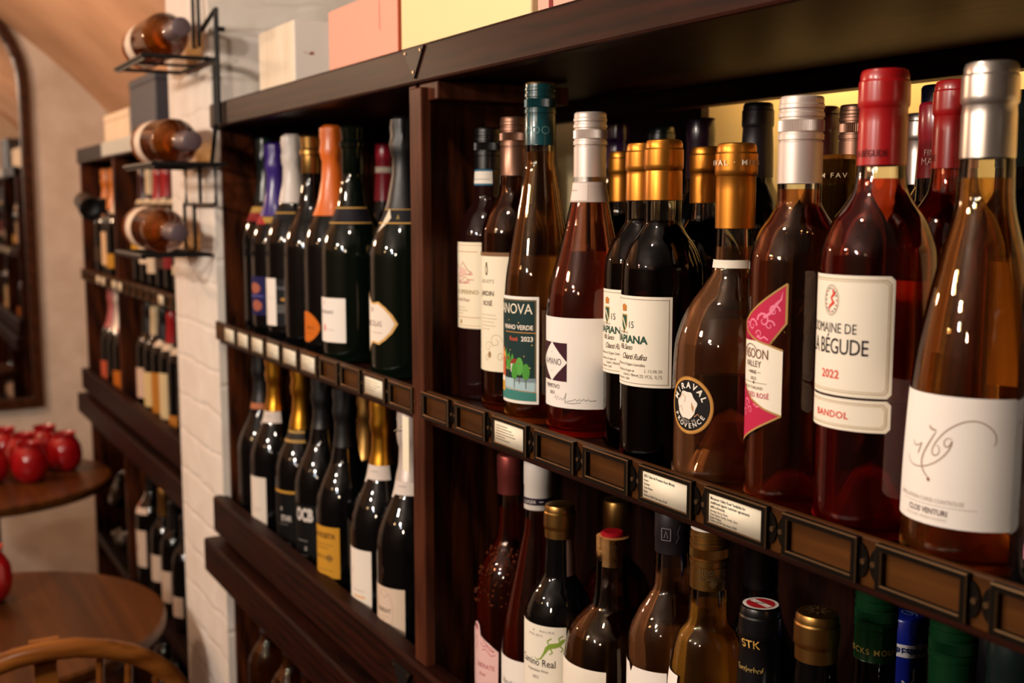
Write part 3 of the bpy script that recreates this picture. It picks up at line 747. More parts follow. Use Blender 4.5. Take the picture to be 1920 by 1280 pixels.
def l_begude(d):
    def cham(u0, v0, u1, v1, c, col, ly): d.poly([(u0+c,v0),(u1-c,v0),(u1,v0+c),(u1,v1-c),(u1-c,v1),(u0+c,v1),(u0,v1-c),(u0,v0+c)], col, ly)
    cham(-42, 91, 38, 166.5, 2.6, '#f0e5d2', 0); d.frame(-39.6, 93.4, 35.6, 164, .45, '#a98a56', 1, 2.4); d.frame(-38.4, 94.6, 34.4, 162.8, .3, '#a98a56', 1, 2.2)
    cham(-42, 69.5, 38, 89.5, 2.6, '#f0e5d2', 0); d.frame(-39.6, 71.8, 35.6, 87.2, .45, '#a98a56', 1, 2.4); d.frame(-38.4, 72.9, 34.4, 86.1, .3, '#a98a56', 1, 2.2)
    d.ring(-3, 150.5, 6.2, 9.6, .5, '#b8a288', 1); d.ring(-3, 150.5, 5.4, 8.8, .25, '#8a7a68', 1)
    d.line([(-2, 157), (-.4, 154.6), (-3, 152), (-1, 149), (-4.2, 146.6), (-5, 144)], [1, 2.4, 1.6, 2.4, 1.6, .5], '#d8432c', 2)
    rnd = random.Random(9)
    for k in range(16):
        a = k*.39; d.ell(-3+4.6*math.cos(a), 150.5+7.4*math.sin(a), .55, .6, '#5a4a44' if k % 3 else '#c8543c', 2, 7)
    d.text('DOMAINE DE', 16, 130.2, 6.6, '#2a2020', 'R', .74, 0, 1.0); d.text('LA BÉGUDE', 23.4, 117.2, 10.2, '#241a1e', 'R', .72, .004, .95)
    d.text('2022', -2.4, 101.6, 5.4, '#dc4a36', 'C', 1.0, .02, 1.05); d.text('BANDOL', -1, 76.8, 4.4, '#dc4a36', 'C', 1.05, .02, 1.1)
def l_1769(d):
    d.rect(-57, 26.5, 53, 102, '#f1e8df')
    def sm(P):
        for _ in range(2):
            P = [P[0]] + [(a_[0]*(1-f)+b_[0]*f, a_[1]*(1-f)+b_[1]*f) for a_, b_ in zip(P, P[1:]) for f in (.25, .75)] + [P[-1]]
        return P
    g = '#9a7a6a'; tp = lambda n, a, b: [a+(b-a)*max(0,math.sin(PI*i/(n-1)))**.7 for i in range(n)]
    for P, a, b in (([(-12.6, 73.5), (-12, 71.2), (-9.6, 70.4), (-5.4, 72.8)], .3, .7), ([(-5.2, 73.2), (-6.4, 70), (-7.8, 66.2)], .6, 1.0),
        ([(-.2, 84), (.8, 82.2), (4.6, 81.6)], .5, 1.1), ([(4.5, 81), (1.5, 76), (-1.8, 70.5), (-3.9, 66), (-4.5, 62), (-3.2, 57.4), (1.2, 53.4)], .4, 1.1),
        ([(37.6, 75.5), (38.9, 78.5), (38.4, 82), (36.3, 85.4), (31.2, 88.6), (26, 89.6), (19.3, 88), (11.9, 83.4), (7.4, 78.8), (3.8, 73.6), (2.4, 69.6), (3.4, 67.2), (6, 67.4), (7.6, 69.8), (6.9, 72.8), (5, 73.4)], .35, .8),
        ([(14.6, 77.6), (12.4, 78.4), (10.2, 77), (9.8, 74.4), (11.4, 72.8), (13.4, 74), (14.8, 77.6), (14.2, 73.6), (11.1, 68.4), (5.2, 63), (-3, 59.2), (-11.1, 58.6), (-15.5, 60.6), (-17.4, 64)], .35, .8)):
        P = sm(P); d.line(P, tp(len(P), a, b), g, 1)
    d.ell(1.4, 52.8, 1.0, 1.2, '#8a4a3c', 2, 10)
    d.text('APPELLATION CORSE CONTRÔLÉE', 23, 40.0, 2.5, '#b3a298', 'R', .86); d.line([(-19, 38.2), (30, 38.2)], .35, '#b3a298'); d.text('CLOS VENTURI', 14, 33.0, 3.4, '#6f5f58', 'R', .86, .02)
    d.text('VIN DE CORSE · PRODUIT DE FRANCE', 14, 29.8, 1.7, '#cdbfb5', 'R', .75)
def l_edge(d):
    d.rect(-10, 32, 30, 112, '#20233a'); d.rect(-7, 36, 28, 110, '#e8dcc6', 1); d.rect(-10, 24, 30, 32, '#d889a0', 1)
    for y in range(40, 106, 9): d.ell(-3, y, 1.8, 2.6, '#7d8f5a', 2)
def l_pink(d):
    d.poly([(-24, 30), (28, 30), (28.6, 80), (17.5, 87), (3.4, 93.5), (1.2, 104.5), (-4, 107.5), (-9, 105), (-10, 98), (-24, 99)], '#edbfba')
    rd = '#b8545c'
    for P in ([(-6, 104), (-2, 102), (-7, 99), (-2, 97)], [(-3, 92), (-6, 88), (-3, 84), (-6, 78), (-3, 76)], [(4, 86), (8, 82), (13, 84), (18, 80), (23, 79)], [(6, 78), (12, 80), (20, 74), (25, 76)], [(8, 90), (12, 86), (17, 84), (24, 79)]): d.line(P, .9, rd)
    d.ell(-5, 101, 2.6, 3.6, '#a8404c', 1); d.text('LIBERATE', 24, 58, 5.4, rd, 'R', .9); d.text('Rosé', 12, 49, 4.0, rd, 'R', .95, 0, 1, .4)
def l_luger(d):
    d.rect(-56, 12, 30, 99, WHT); d.text('Vecchio', 16, 70, 7, '#7d6f74', 'R', .8, 0, .95, .6); d.lines(-14, 60, [30, 26], 4, .8, '#a89c98')
def l_gecko(d):
    d.rect(-40, 40, 41, 163, '#f0e6d4'); d.text('MALBEC', 10, 152, 2.4, '#8a7c6a', 'C', 1.2, 0, 1.3); d.text('A · MALMA', 18, 156.5, 2.2, '#8a7c6a', 'C', 1.2, 0, 1.4)
    gr = '#86a03a'
    d.line([(9, 131), (11.5, 128.5), (16, 130.5), (19.5, 136), (22.5, 141.5), (26, 144.2), (30, 145), (34, 146.2), (38, 150), (40, 151.5)], [.5, 1, 1.5, 2.2, 4, 5, 5, 4.2, 3.4, .8], gr, 1)
    for P in ([(24, 146), (23, 149), (27, 152)], [(26, 142), (28, 138), (25, 136)], [(35, 148), (34, 152.5), (38, 155)], [(35, 145), (38, 142), (36, 139)]): d.line(P, 1.3, gr, 1)
    d.text('Camino Real', 31, 123, 7.4, '#2f2a26', 'R', .82, .004); d.text('Argentinian Wine', 24, 117, 2.8, '#7a6c5c', 'R', .9); d.text('2021', 10, 110, 3, '#7a6c5c', 'C', 1)
def l_plainwhite(u0, v0, u1, v1, col=WHT):
    def f(d): d.rect(u0, v0, u1, v1, col)
    return f
def l_r6(d): d.poly([(-34, 30), (31, 30), (31, 177), (-3, 175.5), (-6.5, 169), (-10, 176), (-34, 176)], '#f2e8de')
def bl(v0=60, v1=160, w=26, col='#e9dccb'):
    def f(d):
        d.rect(-w, v0, w, v1, col)
        d.lines(-w+6, v1-12, [w*1.4, w*1.5, w*1.2, w*1.5], 7, 1.6, '#5a4a40')
    return f
BK = lambda *a: ('back_label', 180, bl(*a))
def capt(s_, u, v, h, col, al='C', xs=1, bold=0, sp=1.05):
    return lambda d: d.text(s_, u, v, h, col, al, xs, bold, sp)
def two(*fs):
    def f(d):
        for g in fs: g(d)
    return f
GO = 'goldtin'
M[GO] = pm('amber gold capsule foil', '#c07c2c', .36, .9)
M['redcap'] = paint('#a81418', .32); M['teal'] = paint('#0f4046', .25); M['blackcap'] = paint('#0c0c0f', .3); M['purplecap'] = paint('#2a0f3c', .2)
M['dpurp'] = paint('#1c0a1c', .28); M['dkgreencap'] = paint('#0c1c1c', .3); M['greycap'] = pm('gunmetal foil', '#2b262a', .4, .5); M['navycap'] = paint('#0d1c38', .3)
M['crimcap'] = paint('#8c1024', .3); M['dkredcap'] = paint('#3a0d12', .3); M['greenscrew'] = pm('green screw cap metal', '#0e3a1e', .28, .35); M['bluecap'] = paint('#101c78', .3)
M['whitecap'] = paint('#d9cfc6', .5, .1); M['whitefoil'] = paint('#d8ccc4', .4, .1); M['orangefoil'] = paint('#d8661a', .4, .2); M['purplefoil'] = paint('#38247a', .3, .3)
M['brownpaper'] = paint('#5c4a50', .5, .1)

POSITIONS = {
    'sperino': (-1.0896, 0.065, 0.033, 1.3, 0.2911),
    'jardin': (-1.0204, 0.0585, 0.0345, 1.3, 0.2977),
    'nova': (-0.9508, 0.047, 0.035, 1.3, 0.3252),
    'amano': (-0.8758, 0.055, 0.039, 1.3, 0.2924),
    'apiana1': (-0.74, 0.036, 0.033, 1.3, 0.261),
    'apiana2': (-0.8028, 0.062, 0.033, 1.3, 0.262),
    'apiana3': (-1.0258, 0.1964, 0.035, 1.3, 0.2667),
    'miraval': (-0.663, 0.045, 0.0445, 1.3, 0.255),
    'goldb': (-0.8348, 0.1567, 0.035, 1.3, 0.2626),
    'monsoon': (-0.5868, 0.036, 0.0328, 1.3, 0.2824),
    'miravback': (-0.6769, 0.1632, 0.045, 1.3, 0.2496),
    'begude': (-0.5175, 0.039, 0.0363, 1.3, 0.2936),
    '1769': (-0.4418, 0.042, 0.0394, 1.3, 0.2903),
    'purple': (-1.1371, 0.2676, 0.037, 1.3, 0.3079),
    'dkgreen': (-1.0504, 0.2665, 0.034, 1.3, 0.2966),
    'dkpurp': (-0.9505, 0.2423, 0.036, 1.3, 0.2988),
    'dkgrey': (-0.875, 0.2526, 0.036, 1.3, 0.3093),
    'dkred': (-0.7932, 0.2599, 0.034, 1.3, 0.3),
    'grey1': (-0.7228, 0.2297, 0.032, 1.3, 0.295),
    'silver': (-0.7085, 0.2931, 0.032, 1.3, 0.2897),
    'navy': (-0.6459, 0.2426, 0.034, 1.3, 0.3056),
    'crimson': (-0.5925, 0.1797, 0.034, 1.3, 0.2852),
    'red': (-0.5384, 0.132, 0.036, 1.3, 0.294),
    'dk': (-0.5762, 0.247, 0.033, 1.3, 0.2956),
    'edge': (-0.365, 0.0375, 0.0372, 1.3, 0.274),
    'R1': (-1.0597, 0.0763, 0.04, 0.95, 0.2903),
    'R2': (-0.9792, 0.0634, 0.038, 0.95, 0.3006),
    'R3': (-0.9073, 0.0444, 0.034, 0.95, 0.2745),
    'R4': (-0.829, 0.052, 0.044, 0.95, 0.2655),
    'R5': (-0.9619, 0.1499, 0.037, 0.95, 0.2526),
    'R6': (-0.745, 0.055, 0.037, 0.95, 0.306),
    'R7': (-0.675, 0.037, 0.0305, 0.95, 0.312),
    'R8': (-0.6185, 0.04, 0.027, 0.95, 0.2657),
    'R9': (-0.5566, 0.0359, 0.033, 0.95, 0.2808),
    'R10': (-0.5648, 0.1025, 0.033, 0.95, 0.285),
    'R11': (-0.5902, 0.1657, 0.033, 0.95, 0.2444),
    'R12': (-0.4832, 0.085, 0.033, 0.95, 0.2936),
    'R13': (-0.5028, 0.1538, 0.033, 0.95, 0.2669),
    'R14': (-0.4196, 0.0601, 0.034, 0.95, 0.3087),
    'bigdk': (-0.7615, 0.1694, 0.038, 0.95, 0.2861),
    'L1': (-1.2774, 0.0509, 0.044, 1.3, 0.3153),
    'L2': (-1.4417, 0.0494, 0.044, 1.3, 0.3135),
    'L3': (-1.542, 0.0587, 0.043, 1.3, 0.3204),
    'L4': (-1.6305, 0.0593, 0.044, 1.3, 0.3109),
    'L5': (-1.7203, 0.0603, 0.044, 1.3, 0.3172),
    'L6': (-1.8077, 0.061, 0.042, 1.3, 0.3082),
    'L7': (-1.8924, 0.072, 0.042, 1.3, 0.3221),
    'redbk': (-1.6735, 0.196, 0.04, 1.3, 0.3039),
    'M1': (-1.2641, 0.0498, 0.044, 0.95, 0.3128),
    'M2': (-1.3541, 0.0506, 0.044, 0.95, 0.3128),
    'M3': (-1.5391, 0.1037, 0.042, 0.95, 0.2922),
    'M4': (-1.4754, 0.0453, 0.042, 0.95, 0.3104),
    'M5': (-1.617, 0.0643, 0.044, 0.95, 0.3071),
    'M6': (-1.7068, 0.0628, 0.044, 0.95, 0.3091),
    'M7': (-1.8001, 0.0507, 0.044, 0.95, 0.3179),
    'M8': (-1.8898, 0.0551, 0.044, 0.95, 0.3138),
}
def emboss(t, rf, H):
    """raised grape and leaf relief on the shoulder of the antique bottle"""
    rnd = random.Random(4); mb = MB()
    for k in range(110):
        a = rnd.uniform(-.5, 1.6); z = rnd.uniform(.125, .190); r = rf(z); s_ = rnd.uniform(.0009, .0019)
        c_ = Vector((r*math.sin(a), -r*math.cos(a), z)); vs = []
        for i in range(5):
            th = PI*i/4
            for j in range(6):
                vs.append(c_ + Vector((s_*math.sin(th)*math.cos(j*PI/3), s_*math.sin(th)*math.sin(j*PI/3), s_*math.cos(th))))
        mb.add(vs, [(i*6+j, i*6+(j+1) % 6, i*6+6+(j+1) % 6, i*6+6+j) for i in range(4) for j in range(6)])
    mb.build('grape_relief', pm('amber relief glass', (.10, .022, .008), .05, 0, **{'Coat Weight': .6}), t)
P_ = dict(POSITIONS)
def p(n): return P_[n]
U_ = 'bottles on the middle shelf'; LW = 'bottles on the lower shelf'
# ---- front row, middle shelf, from the divider post towards the camera
bottle('dark bottle with a black screw cap and white neck band next to the divider', p('sperino'), 'bordeaux', ('screw', M['blackcap'], 247), 'darkred',
    [('label', 0, l_sperino), ('neck_label', 0, lambda d: (d.rect(-46, 230, 46, 247, '#2e5f7a', 0), d.rect(-46, 232, 46, 245, '#dcd4c8', 1), d.lines(-20, 236, [60], 3, 1, '#9a9088')))], group=U_)
bottle('brown tinted bottle with a bronze screw cap and tall cream label', p('jardin'), 'bordeaux', ('screw', M['bronze'], 239), 'brown', [('label', 0, l_jardin)], group=U_)
bottle('tall slender amber bottle with a teal screw cap and a night village label', p('nova'), 'hock', ('screw', [M['teal'], M['goldpale']], 266, 'screw_cap', capt('OOO', 11, 276, 8, '#5d8a8a', 'C', 1.0, -.01)), 'amber',
    [('label', 0, l_nova), ('back_label', 228, bl(50, 158, 27))], group=U_, neck=.0138)
bottle('rosé red bottle with a pale screw cap and a white label with dark diamond square', p('amano'), 'rhone', ('screw', M['pinksilver'], 226), 'rose',
    [('label', 0, l_amano), ('back_label', 232, bl(70, 166, 32)), ('neck_label', 40, lambda d: (d.rect(-52, 212, 62, 230, '#c4b0a6', 0), d.rect(-52, 213.5, 6, 229, '#e6d6cc', 1), d.lines(-40, 222, [22], 3, 1, '#b8a49a', 2)))], group=U_)
apl = [('label', 0, l_apiana)]
bottle('gold capped red wine bottle with a cream script label, front of its pair', p('apiana1'), 'bordeaux', ('tin', M[GO], 213), 'ruby', apl, fill=.755, group=U_)
bottle('gold capped red wine bottle half hidden, cream script label partly covered by its twin', p('apiana2'), 'bordeaux', ('tin', M[GO], 213), 'ruby', apl, fill=.755, group=U_)
bottle('gold capped dark bottle third back in the script label row, only neck showing', p('apiana3'), 'bordeaux', ('tin', M[GO], 213), 'ruby', apl, fill=.755, group=U_)
bottle('squat wide shouldered rosé bottle with gold capsule and round black medallion', p('miraval'), 'squat',
    ('tin', M[GO], 192, 'capsule', capt('MIRAVAL · MIRAVAL ·', 14, 238.5, 4.2, '#f0dcc0', 'C', 1.0, .01, 1.35)), 'palerose',
    [('label', 6, l_miraval), ('back_label', 226, bl(76, 120, 46, '#e3c6b0')), ('neck_label', 45, l_plainwhite(-90, 163, 90, 169, '#e6dccb'))], group=U_, punt=.052, fill=.70)
bottle('gold capped dark bottle behind the squat round bottle, left of its neck', p('goldb'), 'bordeaux', ('tin', M[GO], 211), 'ruby', fill=.75, group=U_)
bottle('rosé bottle with a pale screw cap and a pink and cream zigzag label', p('monsoon'), 'bordeaux', ('screw', M['pinksilver'], 224), 'monrose', [('label', 0, l_monsoon)], group=U_, fill=.78)
bottle('gold capped bottle peeping out behind the shoulders of two rosé bottles', p('miravback'), 'squat', ('tin', M['gold'], 186, 'capsule', capt('M FAV', 8, 231, 4, '#f0dcc0', 'C', 1, .01, 1.4)), 'dark', group=U_)
bottle('deep red rosé bottle with a bright red capsule and chamfered cream labels', p('begude'), 'bordeaux', ('tin', M['redcap'], 234, 'capsule', capt('DOMAINE DE LA BÉGUDE', 14, 239.5, 4.3, '#4a1010', 'R', .72, .01)), 'deeprose',
    [('label', 0, l_begude), ('back_label', 197, bl(80, 160, 22))], group=U_, fill=.77, punt=.04)
bottle('large tapering rosé bottle with a silver capsule and white handwritten style label', p('1769'), 'provence', ('tin', M['silver'], 236), 'amber', [('label', 0, l_1769), BK(100, 176, 20, '#e8c0a0')], group=U_, fill=.775, punt=.03, neck=.0144)
bottle('bottle at the picture edge with a navy bordered floral label', p('edge'), 'bordeaux', ('tin', M['blackcap'], 215), 'dark', [('label', 0, l_edge)], group=U_)
# ---- back rows, middle shelf
for k, kind, cap, lab in (
    ('purple', 'bordeaux', ('tin', M['purplecap'], 252), 'back row bottle with a shiny purple capsule, behind the pale screw cap'),
    ('dkgreen', 'bordeaux', ('tin', M['dkgreencap'], 235), 'back row bottle with a blackish green capsule behind the gold pair'),
    ('dkpurp', 'bordeaux', ('flat', M['dpurp'], 236), 'back row bottle with a dark plum capsule before the lit yellow wall'),
    ('dkgrey', 'bordeaux', ('tin', M['greycap'], 236), 'back row bottle with a tall gunmetal capsule before the lit yellow wall'),
    ('dkred', 'bordeaux', ('tin', M['dkredcap'], 240), 'back row bottle with a dark red capsule behind the zigzag label bottle'),
    ('grey1', 'bordeaux', ('screw', M['bronze'], 234), 'back row bottle with a grey brown screw cap beside the bright red capsule'),
    ('silver', 'bordeaux', ('tin', M['silver'], 227), 'back row bottle with a dull silver capsule between red and navy capsules'),
    ('navy', 'bordeaux', ('flat', M['navycap'], 224, 'capsule', two(capt('S BEL', 8, 246, 4.4, '#d8c48a', 'C', .9, .01), capt('VIN DE BORDEAUX', 8, 240, 2.2, '#d8c48a'), lambda d: d.ell(8, 264, 4, 7, '#8d8468', 1))), 'back row bottle with a navy capsule bearing gold lettering'),
    ('crimson', 'bordeaux', ('flat', [M['crimcap'], M['crimcap']], 229, 'capsule', two(capt('FINCA', 8, 246, 4.6, '#e0b8b0', 'C', .85), capt('MARTE', 8, 239, 5.4, '#e0b8b0', 'C', .85))), 'bottle with a crimson capsule lettered in white, between navy and red capsules'),
    ('red', 'bordeaux', ('tin', M['redcap'], 234, 'capsule', capt('DOMAINE DE LA BÉGUDE', -4, 239.5, 4.3, '#4a1010', 'R', .72, .01)), 'second red capsule bottle, standing behind the big silver capsule bottle'),
    ('dk', 'bordeaux', ('tin', M['dkgreencap'], 238), 'dark capped bottle behind the silver capsule at the picture edge')):
    bottle(lab, p(k), kind, cap, 'deeprose' if k == 'red' else 'dark', group='back row bottles on the middle shelf', seg=28)
# ---- lower shelf
bottle('dark rosé bottle with embossed shoulders, copper red capsule and pink label', p('R1'), 'antique', ('flat', M['copper'], 247), 'rose', [('label', 0, l_pink)], group=LW,
    extra=lambda t, rf, H: emboss(t, rf, H))
bottle('slim red rosé bottle with a white capsule and dark neck band, by the pink label', p('R2'), 'hock', ('flat', M['whitecap'], 251, 'capsule', lambda d: (d.rect(-46, 257, 46, 264, '#241a28', 1), d.text('LUGER', 6, 258.6, 3.4, '#d9d0c8', 'C', 1, .01, 1, 0, 0, 2), d.line([(16, 260.4), (20, 260.4)], .8, '#d9d0c8', 2))), 'rose',
    [('label', 0, l_luger), ('back_label', 232, bl(60, 140, 30))], group=LW)
bottle('dark bottle with a matt gold capsule and a green lizard label', p('R3'), 'bordeaux', ('tin', [M['goldpale']], 242), 'dark', [('label', 0, l_gecko), ('neck_label', 108, l_plainwhite(-14, 206, 14, 242, '#9a766a'))], group=LW)
def corked(t, rf, H):
    MB().lathe([(0, .236), (.0148, .236), (.0149, H-.004), (.0110, H-.003), (0, H-.003)], 28).build('cork', M['cork'], t)
    mb = MB().lathe([(.0112, H-.0045), (.0110, H-.0010), (.009, H+.0006), (0, H+.0006)], 28); mb.build('wax_disc', paint('#a0101c', .35), t)
    d = Draw((2, None)); d.text('Can Sumoi', 4, 241, 4.2, '#4a2c14', 'L', .9, 0, 1, .4, PI/2); d.text('s', 17, 241, 5, '#3a2010'); d.poly([(14, 257), (18, 260), (20, 256), (17, 258)], '#4a2c14')
    d.build('cork_print', cyl_map(lambda z: .01495, .015), t, .00003)
bottle('clear round shouldered amber rosé bottle with a bare cork and red top', p('R4'), 'round', None, 'amber', [('label', 0, l_plainwhite(-44, 40, 38, 150, '#f0e4d2'))], group=LW, fill=.745, neck=.0156, th=.0005, extra=corked)
bottle('dark red rosé bottle with a gold capsule behind the corked bottle', p('R5'), 'round', ('flat', M['goldpale'], 200), 'deeprose', group=LW)
bottle('pale pink bottle with a charcoal capsule and a notched white label', p('R6'), 'round6', ('flat', M['greycap'], 270, 'capsule', lambda d: (d.frame(5, 283, 12, 293, .5, '#8a8084'), d.line([(7, 285), (8.5, 291), (10, 285)], .5, '#8a8084'), d.line([(16, 281), (18, 286), (17, 290), (19, 296)], .7, '#565056'))), 'palerose', [('label', 0, l_r6), ('back_label', 226, bl(110, 190, 34, '#ecd2bc'))], group=LW, fill=.82)
bottle('amber gold bottle with a ribbed gold screw cap, below the zigzag price card', p('R7'), 'highshoulder', ('screw', [M['goldpale'], M['whitecap']], 263, 'screw_cap', two(capt('HEIDI', 6, 276.5, 3.6, '#5a4426', 'L', .95, .03), capt('SCHRÖCK', 6, 271.5, 3.6, '#5a4426', 'L', .9, .03), lambda d: d.poly([(13, 269.5), (16, 272.5), (20, 269.5), (16, 266)], '#5a4426', 1))), 'gold',
    [('label', 0, l_plainwhite(-36, 60, .6, 196)), ('back_label', 234, bl(120, 215, 26, '#f0d8a8'))], group=LW, fill=.80)
def disc(top, art):
    def f(t, rf, H):
        d = Draw(); art(d); d.build('cap_top', lambda u, v, off: Vector((u, v, H+off)), t, .0003)
    return f
def a_stk(d): d.ell(0, 0, 13.2, 13.2, '#ded4cc', 1); d.ell(0, 0, 10.6, 10.6, '#b01c24', 2); d.rect(-9.6, -2.6, 9.6, 2.6, '#e8dfd8', 3); d.text('kost', 0, -1.2, 2.8, '#3a2c2c', 'C', 1, .02, 1, .3, .7, 4)
def a_flower(d):
    for k in range(8): d.line([(3*math.cos(k*PI/4), 3*math.sin(k*PI/4)), (9*math.cos(k*PI/4), 9*math.sin(k*PI/4))], [2.4, .6], '#4a3620', 1)
bottle('black capped bottle with a red and white top disc and gold letters', p('R8'), 'bordeaux', ('tin', M['blackcap'], 190, 'capsule', two(capt('STK', 6, 236.5, 6.6, '#c89a4a', 'C', .85, .01), capt('Sattlerhof', 5, 217.5, 5.2, '#a88a4c', 'C', .8, 0, .95))), 'dark', group=LW, extra=disc('', a_stk))
bottle('dark bottle with a brass gold capsule stamped with a flower on top', p('R9'), 'bordeaux', ('tin', M['goldpale'], 247), 'dark', group=LW, extra=disc('', a_flower))
bottle('bottle with a glossy green screw cap lettered in gold, left of the blue capsule', p('R10'), 'bordeaux', ('screw', M['greenscrew'], 232, 'screw_cap', capt('ROCKS MOUNT', 10, 238, 4.4, '#a8904c', 'C', .95, .01, 1.2)), 'dark', group=LW)
def a_swirl(d): d.line([(8*math.cos(a*.4)*(1-a*.03), 5*math.sin(a*.4)*(1-a*.03)) for a in range(24)], .8, '#6a8ac8', 1)
bottle('bottle with a royal blue capsule and white lettered band', p('R11'), 'bordeaux', ('flat', M['bluecap'], 190, 'capsule', lambda d: (d.rect(-46, 214.5, 46, 225, '#c6c2c4', 1), d.text('CRESPINE', 12, 217, 5.6, '#1c2c5c', 'C', .8, .03, 1, 0, 0, 2), d.line([(8, 196), (12, 192), (16, 197), (16, 206)], 1.6, '#c6c2c4', 2), d.line([(12, 192), (12, 182)], 1.6, '#c6c2c4', 2))), 'dark', group=LW, extra=disc('', a_swirl))
bottle('bottle with a glossy green screw cap, right of the blue capsule', p('R12'), 'bordeaux', ('screw', M['greenscrew'], 225), 'dark', group=LW)
bottle('black capped bottle with a gold letter behind the two green screw caps', p('R13'), 'bordeaux', ('flat', M['blackcap'], 210, 'capsule', capt('V.', 12, 256, 3.6, '#a88a4c', 'C', 1, .02)), 'dark', group=LW, seg=28)
bottle('bottle with a blackish green capsule at the lower picture corner', p('R14'), 'bordeaux', ('flat', M['dkgreencap'], 225, 'capsule', capt('MORRA', 8, 252, 4.0, '#4e5a48', 'C', 1, .01)), 'dark', group=LW)
bottle('large dark champagne style bottle in the shade behind the ribbed gold cap', p('bigdk'), 'champagne', ('flat', M['blackcap'], 215), 'dark', group=LW, seg=28)

# ---------------------------------------------------------------- champagne bay
CH = 'champagne bottles on the middle shelf'; CL = 'champagne bottles on the lower shelf'
def champ(label, n, cap, glass='dark', labels=(), group=CH, extra=None):
    return bottle(label, p(n), 'champagne', cap, glass, labels, group=group, seg=36, name='champagne_bottle', neck=.0142, extra=extra)
def l_as(d):
    P = [(-36, 92), (-30, 100), (-16, 106), (-10, 99), (0, 92), (14, 94), (24, 88), (34, 79), (41, 68)]
    Q = [(x, 136-y) for x, y in P[::-1]]
    poly = [(-41, 68)] + P + Q[1:]
    d.poly(poly, '#d8a862', 0); d.poly([(x*.9, 68+(y-68)*.9) for x, y in poly], '#efe0d0', 1)
    d.text('NICOLAS', 19, 64, 7.0, '#6a4a48', 'R', .85, .0, 1, 0, 0, 2); d.text('FX', 4, 81, 6, '#6a4a48', 'R', .9, 0, 1, 0, 0, 2); d.lines(-4, 56, [24], 3, .9, '#b79a90', 2)
def n_as(d): d.rect(-60, 186, 60, 206, '#16161c', 0); d.rect(-60, 203.5, 60, 205, '#c89a4a', 1); d.rect(-60, 187, 60, 188.5, '#c89a4a', 1); d.poly([(-14, 176), (-3, 206), (8, 194), (0, 186)], '#e4d4bc', 1); d.text('A', 22, 192, 6, '#c8a860')
champ('champagne bottle with a black foil and a pointed cream label beside the divider', 'L1', ('foil', M['black'], 204), 'darkgreen', [('label', 0, l_as), ('neck_label', 20, n_as)])
def l_blanc(d): d.rect(-40, 28, 40, 87, WHT); d.text('BLANC DE BLANC', 22, 66, 4.6, '#6a5a58', 'R', .85, .01); d.text('R', 2, 78, 4, '#5a4c4a'); d.ell(2, 47, 4, 5, '#e4a8a0', 1); d.line([(-2, 42), (4, 47), (10, 44)], .9, '#d88a86'); d.lines(12, 44, [10], 3, .8, '#8a7c78')
champ('dark green champagne bottle with a gold lined collar and white oblong label', 'L2', ('wirecap', M['darkgreen'], 250), 'darkgreen', [('label', 0, l_blanc), ('neck_label', 0, lambda d: (d.rect(-90, 184, 90, 207, '#17141d', 0), d.rect(-90, 204.6, 90, 206.2, '#c89a4a', 1), d.rect(-90, 185, 90, 186.4, '#c89a4a', 1)))])
def l_orange(d): d.poly([(30*math.cos(a*.262)*(1 if math.cos(a*.262) > 0 else 1.2), 38+22*math.sin(a*.262)*(abs(math.sin(a*.262))**.3)) for a in range(24)], '#cf6a18', 0); d.text('VENETA', 20, 35, 4.2, '#6a3a18', 'R', .9); d.lines(-10, 29, [28], 3, .8, '#9a4a18')
champ('champagne bottle with a tall orange foil and an orange oval label', 'L3', ('foil', M['orangefoil'], 194), 'dark', [('label', 0, l_orange)])
champ('dark champagne bottle with a pale gold wired top between white and orange foils', 'L4', ('wirecap', M['goldpale'], 255), 'dark')
def l_prosecco(d):
    d.rect(-12, 24, 58, 96, '#0d0d10', 0); d.rect(-14, 24, 23, 97, WHT, 1); d.text('PROSECCO', 52, 80, 4.8, '#8a8490', 'R', .85, .0, 1, 0, 0, 2); d.ell(36, 65, 5, 2.4, '#b8863a', 2); d.rect(23, 44, 58, 57, '#55524f', 1); d.lines(-8, 66, [24], 3, .9, '#c8bcb4', 2)
champ('sparkling bottle with a white foil and a half white half black label', 'L5', ('foil', M['whitefoil'], 212), 'dark', [('label', 0, l_prosecco), ('neck_label', 0, lambda d: (d.rect(-60, 186, 60, 204, '#131218', 0), d.rect(-60, 196, 60, 198, '#c89a4a', 1)))])
def l_purple(d): d.rect(-30, 33, 32, 95, '#1c1a4c', 0); d.ell(8, 76, 14, 9, '#a8604c', 1); d.ell(12, 48, 13, 9, '#a8604c', 1); d.rect(-30, 61, 32, 66, '#2c2a70', 2); d.lines(-14, 63, [40], 3, 1, '#8a84b8', 3)
champ('sparkling bottle with a purple foil, red gold collar and violet label', 'L6', ('foil', M['purplefoil'], 191), 'dark', [('label', 0, l_purple), ('neck_label', 0, lambda d: (d.rect(-60, 180, 60, 190, '#b89048', 0), d.poly([(-20, 178), (4, 196), (30, 178)], '#a8282c', 1)))])
champ('dark champagne bottle with a black green foil, nearest the white pier', 'L7', ('foil', M['dkgreencap'], 215), 'dark', [('neck_label', 0, lambda d: (d.rect(-60, 196, 60, 206, '#b8904a', 0), d.rect(-60, 182, 60, 196, '#8a2424', 1)))])
champ('bottle with a red and cream capsule in the dark behind the champagnes', 'redbk', ('flat', M['crimcap'], 215, 'capsule', lambda d: d.rect(-46, 252, 46, 268, '#d8c8b4', 1)), 'dark')
